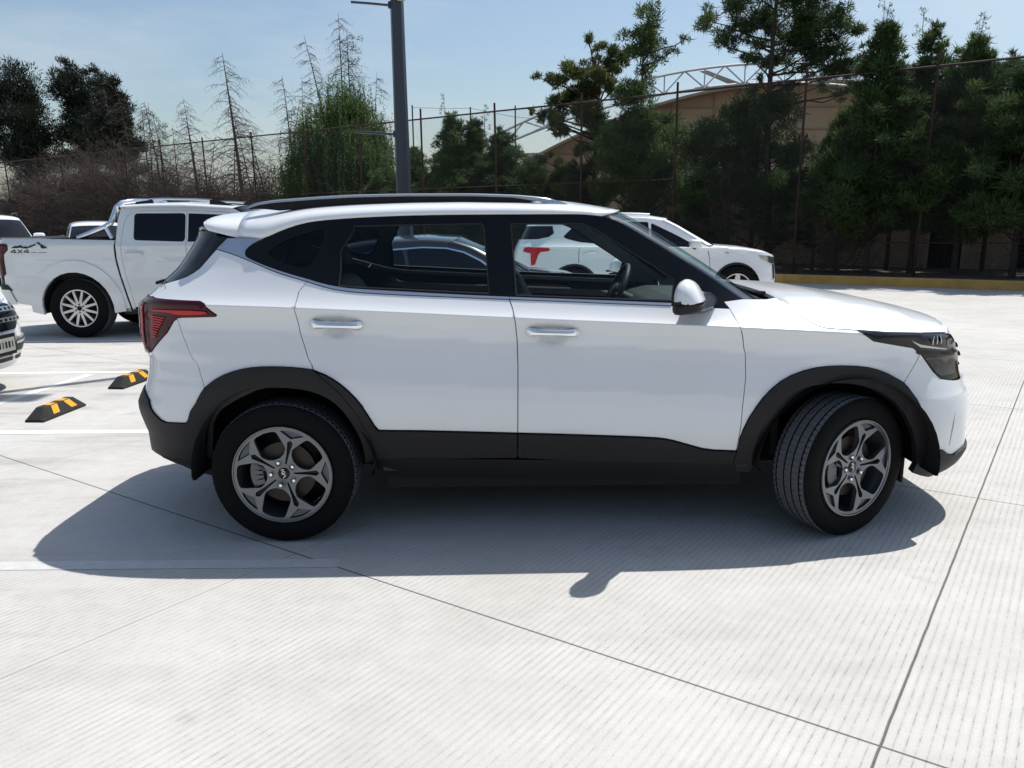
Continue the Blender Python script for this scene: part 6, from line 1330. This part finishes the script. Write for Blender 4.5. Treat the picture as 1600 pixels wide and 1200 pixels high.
def clump_tree(label, base, clumps, trunk, seed, mat, per=420, ln=.125, wd=.028, up=.4, name="juniper_tree", group="trees along the fence", sub=6, tr=.09, squash=.8):
    """clumps: (x, y, z, r) in metres from the base; each is broken into tufts carried by limbs"""
    rs = np.random.RandomState(seed); root = tree_root(name, label, base, group); C, Rr, segs = [], [], []; T = [np.array(p, float) for p in trunk]
    tz = np.array([p[2] for p in T])
    for x, y, z, r in clumps:
        c = np.array([x, y, z], float); zb_ = max(.3, z-.5*r-.35); k = np.interp(zb_, tz, range(len(T))); i = int(min(k, len(T)-2)); a = T[i]+(T[i+1]-T[i])*(k-i)
        e = limb(segs, a, c, .035, .012, rs, 4, .02, .03)
        for _ in range(max(5, int(sub*min(2.2, (r/.45)**1.4)))):
            o = rs.normal(size=3); o /= np.linalg.norm(o); q = c+o*r*rs.uniform(.25, .95)*np.array([1, 1.1, .8]); C.append(q); Rr.append(r*rs.uniform(.30, .55)); limb(segs, c, q, .010, .003, rs, 2, 0, .04)
    leaves(rs, C, Rr, per/sub*1.7, ln, wd, "crown", mat, root, up=up, squash=squash)
    leaves(rs, C, np.array(Rr)*1.3, max(9, per/sub*.16), ln*1.8, wd*.8, "outer_sprays", mat, root, up=up, squash=squash, shell=.7, out=1.3, jit=.5)
    trunk_obj(root, [tuple(p) for p in T], [tr*(1-.85*i/(len(T)-1)) for i in range(len(T))], M_bark, segs); return root
def trees():
    g = lambda t, n: kp(t, n, 0)
    # ---- right-hand group, most clump positions read off the photo's silhouette at about 53 px per metre
    px = lambda u, v, u0, s, vh=346: ((u-u0)/s, 0, 1.47+(vh-v)/s)
    def cl(lst, u0, s, rs):
        out = []
        for u, v, r in lst:
            x, _, z = px(u, v, u0, s); out.append((x, rs.uniform(-.6, .6), z, r/s*1.12))
            if v > 105 and r > 15: out.append((x+rs.uniform(-.45, .45), rs.uniform(-.8, .8), z+rs.uniform(-.5, .1), r/s*.9))
        return out
    rs = np.random.RandomState(5)
    A = cl([(1008, 45, 26), (1025, 70, 26), (985, 62, 18), (1040, 90, 18), (1000, 85, 24), (1072, 68, 9), (1055, 84, 9), (1010, 120, 20), (990, 150, 26), (1000, 190, 34), (970, 220, 34), (1030, 225, 36), (1050, 190, 22), (985, 265, 38), (1040, 275, 34), (960, 300, 30), (1075, 250, 22), (1065, 305, 26), (1010, 320, 34)], 1003, 56, rs)
    clump_tree("tall tufted juniper with a rounded top, standing left of the hall's truss", (3.53, 18.27, 0), A, [(0, 0, 0), (-.05, 0, 2.5), (.02, 0, 4.5), (.05, 0, 6.6)], 11, M_cedar, per=680, sub=9)
    B = cl([(915, 72, 10), (935, 76, 9), (955, 82, 18), (975, 90, 16), (950, 108, 20), (915, 112, 20), (892, 118, 20), (870, 132, 16), (838, 126, 8), (930, 140, 24), (895, 150, 22), (955, 140, 20), (862, 158, 14), (845, 185, 16), (870, 190, 18), (900, 182, 22), (935, 180, 26), (880, 205, 14), (950, 210, 22), (830, 178, 8), (915, 230, 16), (940, 255, 24), (900, 270, 22), (865, 245, 15), (848, 250, 12), (885, 300, 24), (925, 305, 26), (845, 285, 16)], 925, 53, rs)
    clump_tree("spreading olive-green juniper with separate tufts against the sky, right of the lamp post", (2.29, 19.45, 0), B, [(0, 0, 0), (.08, 0, 2), (.1, 0, 3.6), (.25, 0, 5.6)], 12, M_olive, per=560, sub=7)
    P_ = cl([(1120, 30, 24), (1150, 20, 26), (1105, 45, 16), (1140, 62, 24), (1175, 45, 28), (1195, 75, 22), (1215, 20, 34), (1250, 10, 36), (1290, 25, 36), (1320, 35, 30), (1340, 55, 22), (1260, 55, 36), (1300, 75, 34), (1230, 85, 24), (1175, 95, 16), (1330, 95, 30), (1350, 110, 22), (1365, 88, 14), (1270, 105, 26), (1185, -20, 34), (1240, -40, 40), (1290, -30, 36), (1230, -90, 36), (1215, -140, 26), (1320, 125, 20), (1200, 120, 10), (1255, 125, 16)], 1215, 62, rs)
    clump_tree("tallest pine with wide layered limbs, its top out of frame, in front of the hall", (6.62, 16.73, 0), P_, [(.30, 0, 0), (.18, 0, 1.8), (.02, 0, 4.0), (.04, 0, 5.6), (.08, 0, 7.4), (.05, 0, 9.4)], 13, M_pine, per=700, ln=.16, wd=.022, up=.15, sub=8, name="pine_tree", tr=.12, squash=.6)
    C_ = cl([(1130, 200, 32), (1180, 180, 34), (1225, 175, 36), (1115, 240, 34), (1165, 235, 36), (1210, 235, 36), (1255, 230, 36), (1105, 290, 30), (1150, 290, 38), (1200, 295, 38), (1250, 290, 38), (1130, 330, 26), (1270, 330, 28), (1200, 345, 26), (1190, 150, 18)], 1200, 60, rs)
    clump_tree("dense dark juniper growing below the tall pine's limbs", (6.45, 17.0, 0), C_, [(0, 0, 0), (.05, 0, 2), (.05, 0, 4.4)], 14, M_cedar2, per=620, sub=8)
    prof = [(0, .35), (.12, .95), (.35, 1.0), (.6, .72), (.8, .42), (.95, .14), (1, .05)]
    spec = [("dark cedar with a double bare tip, just right of the tall pine", (8.90, 14.99), 6.0, 1.15, 2, M_cedar2), ("slender cedar with one spiky leader beside the rusty post at right", (9.73, 14.68), 5.9, 1.0, 1, M_cedar), ("cedar with two thin pale leaders, second from the right edge", (10.75, 14.49), 5.5, 1.25, 2, M_cedar), ("broad dark cedar at the right edge of the picture", (11.35, 13.30), 4.9, 1.35, 1, M_cedar2), ("reddish-brown tinged cedar leaning into the right edge", (12.1, 13.3), 4.8, 1.3, 1, M_olive), ("dark cedar just beyond the right edge of the picture", (13.6, 12.2), 5.2, 1.3, 1, M_cedar2), ("green cedar further along the kerb, outside the picture at right", (15.6, 10.9), 5.0, 1.3, 1, M_cedar)]
    for i, (lb, b, h, k, ld, mt) in enumerate(spec): layered(lb, (b[0]-.5*(i != 1), b[1]-.8*(i != 1), 0), h*(.96 if i != 1 else 1), [(t, r*k) for t, r in prof], 21+i, mt, n=82, leaders=ld, per=200, ln=.15, wd=.022, cs=(.2, .42), up=.45, tr=.08, z0=.22, gap=.18)
    spec = [("low cedar filling in left of the brick house wall", (7.9, 16.2), 3.0, 1.25, M_cedar2), ("bushy cedar between the pine and the double-tipped cedar", (8.0, 15.0), 4.0, 1.15, M_cedar), ("shaded cedar behind the spiky cedar", (9.6, 15.6), 4.6, 1.3, M_cedar2), ("thin cedar in front of the tan hall wall", (5.2, 17.7), 2.6, .95, M_cedar2), ("dark cedar at far right behind the others", (11.6, 14.8), 5.0, 1.4, M_cedar2)]
    for i, (lb, b, h, k, mt) in enumerate(spec): layered(lb, (*b, 0), h, [(t, r*k) for t, r in prof], 41+i, mt, n=58, per=190, ln=.15, wd=.022, cs=(.2, .42), up=.4, tr=.06, z0=.26, gap=.2)
    # ---- centre: small young cedars between lamp post and juniper
    spec = [("small cedar right beside the lamp post", (-3.5, 23.2), 3.9, 1.0, M_cedar), ("small cedar with an arching tip, left of the tall rusty post", (-2.1, 22.34), 4.9, .95, M_cedar), ("small cedar with a blunt top behind the fence, second from the post", (-1.35, 22.6), 4.8, .8, M_cedar), ("small dark cedar just left of the white beam", (-.45, 21.6), 4.3, 1.0, M_cedar2), ("low dark cedar under the white beam", (.55, 20.8), 3.3, 1.2, M_cedar2), ("low cedar at the foot of the olive juniper", (1.5, 19.9), 3.0, 1.1, M_cedar2), ("low bushy cedar behind the lamp post's foot", (-4.6, 23.6), 3.3, 1.1, M_cedar)]
    for i, (lb, b, h, k, mt) in enumerate(spec): layered(lb, (*b, 0), h, [(t, r*k) for t, r in prof], 61+i, mt, n=75, per=150, tr=.05, z0=.12, leaders=1 if i in (1, 2) else 0, up=.1, ln=.15)
    pepper("bright green weeping pepper tree left of the lamp post", (-6.5, 25.9, 0), 7.1, 2.05, 77)
    # ---- dead conifers
    dead_conifer("tallest bare dead conifer with whorled branches in the left half", (-11.5, 29.16, 0), 8.4, 81, 2.1, n=95, tr=.13, lean=(-.45, 0))
    dead_conifer("bare dead conifer with a crooked tip, left of the tallest dead one", (-14.1, 30.9, 0), 6.6, 82, 1.4, n=60, lean=(-.3, 0))
    dead_conifer("thin dead conifer with a small green drooping tuft on top", (-17.0, 34.1, 0), 7.3, 83, 1.1, n=55, double=True, tuft=True, lean=(-.6, 0), tr=.07)
    dead_conifer("leaning dead conifer with curved branches left of the pepper tree", (-8.9, 28.1, 0), 7.3, 84, 1.6, n=45, lean=(-.35, 0))
    dead_conifer("dead conifer tip bending left above the pepper tree", (-7.3, 29.4, 0), 9.1, 85, 1.7, n=75, lean=(-1.3, 0), tr=.09)
    dead_conifer("double-stemmed dead conifer rising highest over the pepper tree", (-6.95, 28.5, 0), 9.7, 86, 1.5, n=95, double=True, tr=.08, droop=.6, tuft=True)
    dead_conifer("short forked dead conifer right above the pepper tree", (-5.9, 27.9, 0), 7.4, 87, 1.3, n=50, lean=(.5, 0), tr=.06)
    dead_conifer("slanting dead conifer beside the tallest one", (-10.2, 30.5, 0), 6.9, 88, 1.5, n=50, lean=(1.0, 0), tr=.07)
    dead_conifer("pale dead conifer in front of the dark trees at left", (-18.9, 36.6, 0), 7.4, 89, 1.6, n=55, dead=M_greybark)
    dead_conifer("dead conifer with pale twisted limbs beside the dark trees", (-20.6, 37.2, 0), 8.5, 90, 1.7, n=60, dead=M_greybark, lean=(-.4, 0))
    for i, (x, y, h, l, lb) in enumerate(((-12.9, 31.5, 6.3, .5, "thin bare dead tree just right of the crooked one"), (-18.0, 35.0, 6.4, .6, "thin bare dead tree bending over the brown shrubs"), (-9.9, 27.6, 5.6, -.8, "bare dead tree leaning left below the antenna fin"), (-11.0, 33.0, 7.0, .8, "slanting bare stem crossing behind the tallest dead conifer"), (-16.4, 31.2, 6.8, .3, "thin bare dead tree nearest the tufted one"), (-15.0, 33.5, 7.4, -.5, "tall thin dead tree behind the crooked one"), (-12.2, 33.0, 6.9, -.9, "bare dead tree leaning left over the pickup cab"), (-17.8, 33.2, 7.6, -.6, "arching bare dead tree right of the dark evergreens"), (-9.4, 31.0, 7.8, .2, "straight bare dead tree left of the pepper tree"), (-13.4, 29.2, 5.2, .9, "short bare tree slanting right over the pickup roof"), (-8.0, 27.2, 5.4, -.3, "bare dead tree at the left foot of the pepper tree"))):
        dead_conifer(lb, (x, y, 0), h, 500+i, 1.5, n=50, lean=(l, 0), tr=.055, droop=.1)
    dead_conifer("slim dead conifer between the tufted one and the crooked one", (-15.7, 32.5, 0), 6.0, 91, 1.2, n=45, tr=.06)
    # ---- far left dark evergreens
    far = [((-27.2, 40, 0), [(20, 150, 34), (45, 125, 22), (55, 150, 26), (30, 180, 36), (62, 185, 26), (10, 190, 30), (45, 215, 34), (70, 215, 24), (5, 225, 30), (30, 250, 34), (60, 255, 30)], 40, "dark evergreen at the left edge, ragged and broad"), ((-24.4, 40.5, 0), [(92, 108, 10), (98, 125, 18), (90, 145, 24), (112, 140, 20), (105, 170, 26), (88, 175, 22), (110, 200, 30), (90, 215, 26), (105, 245, 30), (120, 225, 24), (118, 125, 10)], 98, "tallest dark evergreen of the left group"), ((-21.2, 38.5, 0), [(132, 130, 10), (140, 150, 16), (160, 150, 16), (150, 175, 24), (168, 178, 18), (140, 195, 24), (160, 210, 28), (175, 215, 18), (150, 240, 30), (185, 235, 16), (195, 240, 12)], 160, "dark evergreen of the left group nearest the dead conifers")]
    for i, (b, lst, u0, lb) in enumerate(far):
        s = 27.5; k_ = 1.35; rs = np.random.RandomState(100+i); c_ = [((u-u0)/s, rs.uniform(-.8, .8), 1.47+(353-v)/s, r/s*1.12) for u, v, r in lst]+[((u-u0+rs.uniform(-14, 14))/s, rs.uniform(-1, 1), 1.47+(353-v-rs.uniform(10, 40))/s, r/s*.85) for u, v, r in lst]; h = max(c[2] for c in c_)
        clump_tree(lb, b, c_, [(0, 0, 0), (.1, 0, h*.3), (0, 0, h*.6), (.1, 0, h*.95)], 110+i, M_fardark, per=420, ln=.20, wd=.045, up=.7, sub=9, name="evergreen_tree", group="dark trees at far left", tr=.25)
    # ---- dry brush and low evergreens behind the fence on the left
    rs = np.random.RandomState(7); k = 0
    for t in np.arange(-43, -14.5, 1.55):
        h = 6.4 if t < -27 else (5.6 if t < -19 else 4.0); h *= rs.uniform(.8, 1.15); n_ = rs.uniform(1.9, 3.4)
        brush("one of the tangled brown leafless shrubs behind the fence at left", kp(t+rs.uniform(-.4, .4), n_), h, 1.5, 200+k, n=520 if t < -27 else 330); k += 1
    for i, (t, h) in enumerate(((-41, 3.6), (-37, 3.2), (-33.5, 2.2), (-30, 2.0), (-26.3, 1.9), (-22.6, 1.8), (-18.8, 2.3))):
        layered("low dark evergreen bush among the brown shrubs behind the fence", kp(t, 5.5), h, [(0, 1.5), (.5, 1.6), (.9, .8), (1, .2)], 300+i, M_cedar2 if i > 1 else M_cedar, n=70, per=130, ln=.2, wd=.05, z0=.03, name="evergreen_bush", group="low bushes behind the brown shrubs", tr=.05)
    # ground-level undergrowth at the right
    for i, (t, n_) in enumerate(((-6.5, 2.0), (-4.2, 2.0), (-1.9, 1.7), (.9, 1.6), (5.2, 1.9))):
        brush("one of the dark leafless shrubs at the foot of the right-hand trees", kp(t, n_), 2.0+2.4*((i*37) % 5)/4, 1.2, 400+i, n=95, group="dark shrubs under the cedars", mat=M_brush if i % 2 else M_dead)
    # far wood closing the horizon
    rs = np.random.RandomState(9); C = []; Rr = []
    for i in range(420): C.append((rs.uniform(-150, 110), rs.uniform(105, 125), rs.uniform(.5, 4.5))); Rr.append(rs.uniform(1.2, 2.2))
    o = leaves(rs, C, Rr, 110, .9, .4, "far_woods", M_fardark, None, up=.2); tag(o, "far-off band of dark woods closing the horizon", kind="stuff")
# ---------------------------------------------------------------- assemble
site()
build_hero(); pickup(); far_suv(); sedan(); edge_suv()
facing_car("white SUV facing the camera beyond the pickup bed, left of the shorter white car", (-14.2, 16.6, 0), R(-52), 1.80)
facing_car("white car facing the camera behind the pickup roll bar, smaller in the distance", (-12.6, 19.0, 0), R(-58), 1.62, W=.86, name="parked_car", rail=False)
trees()
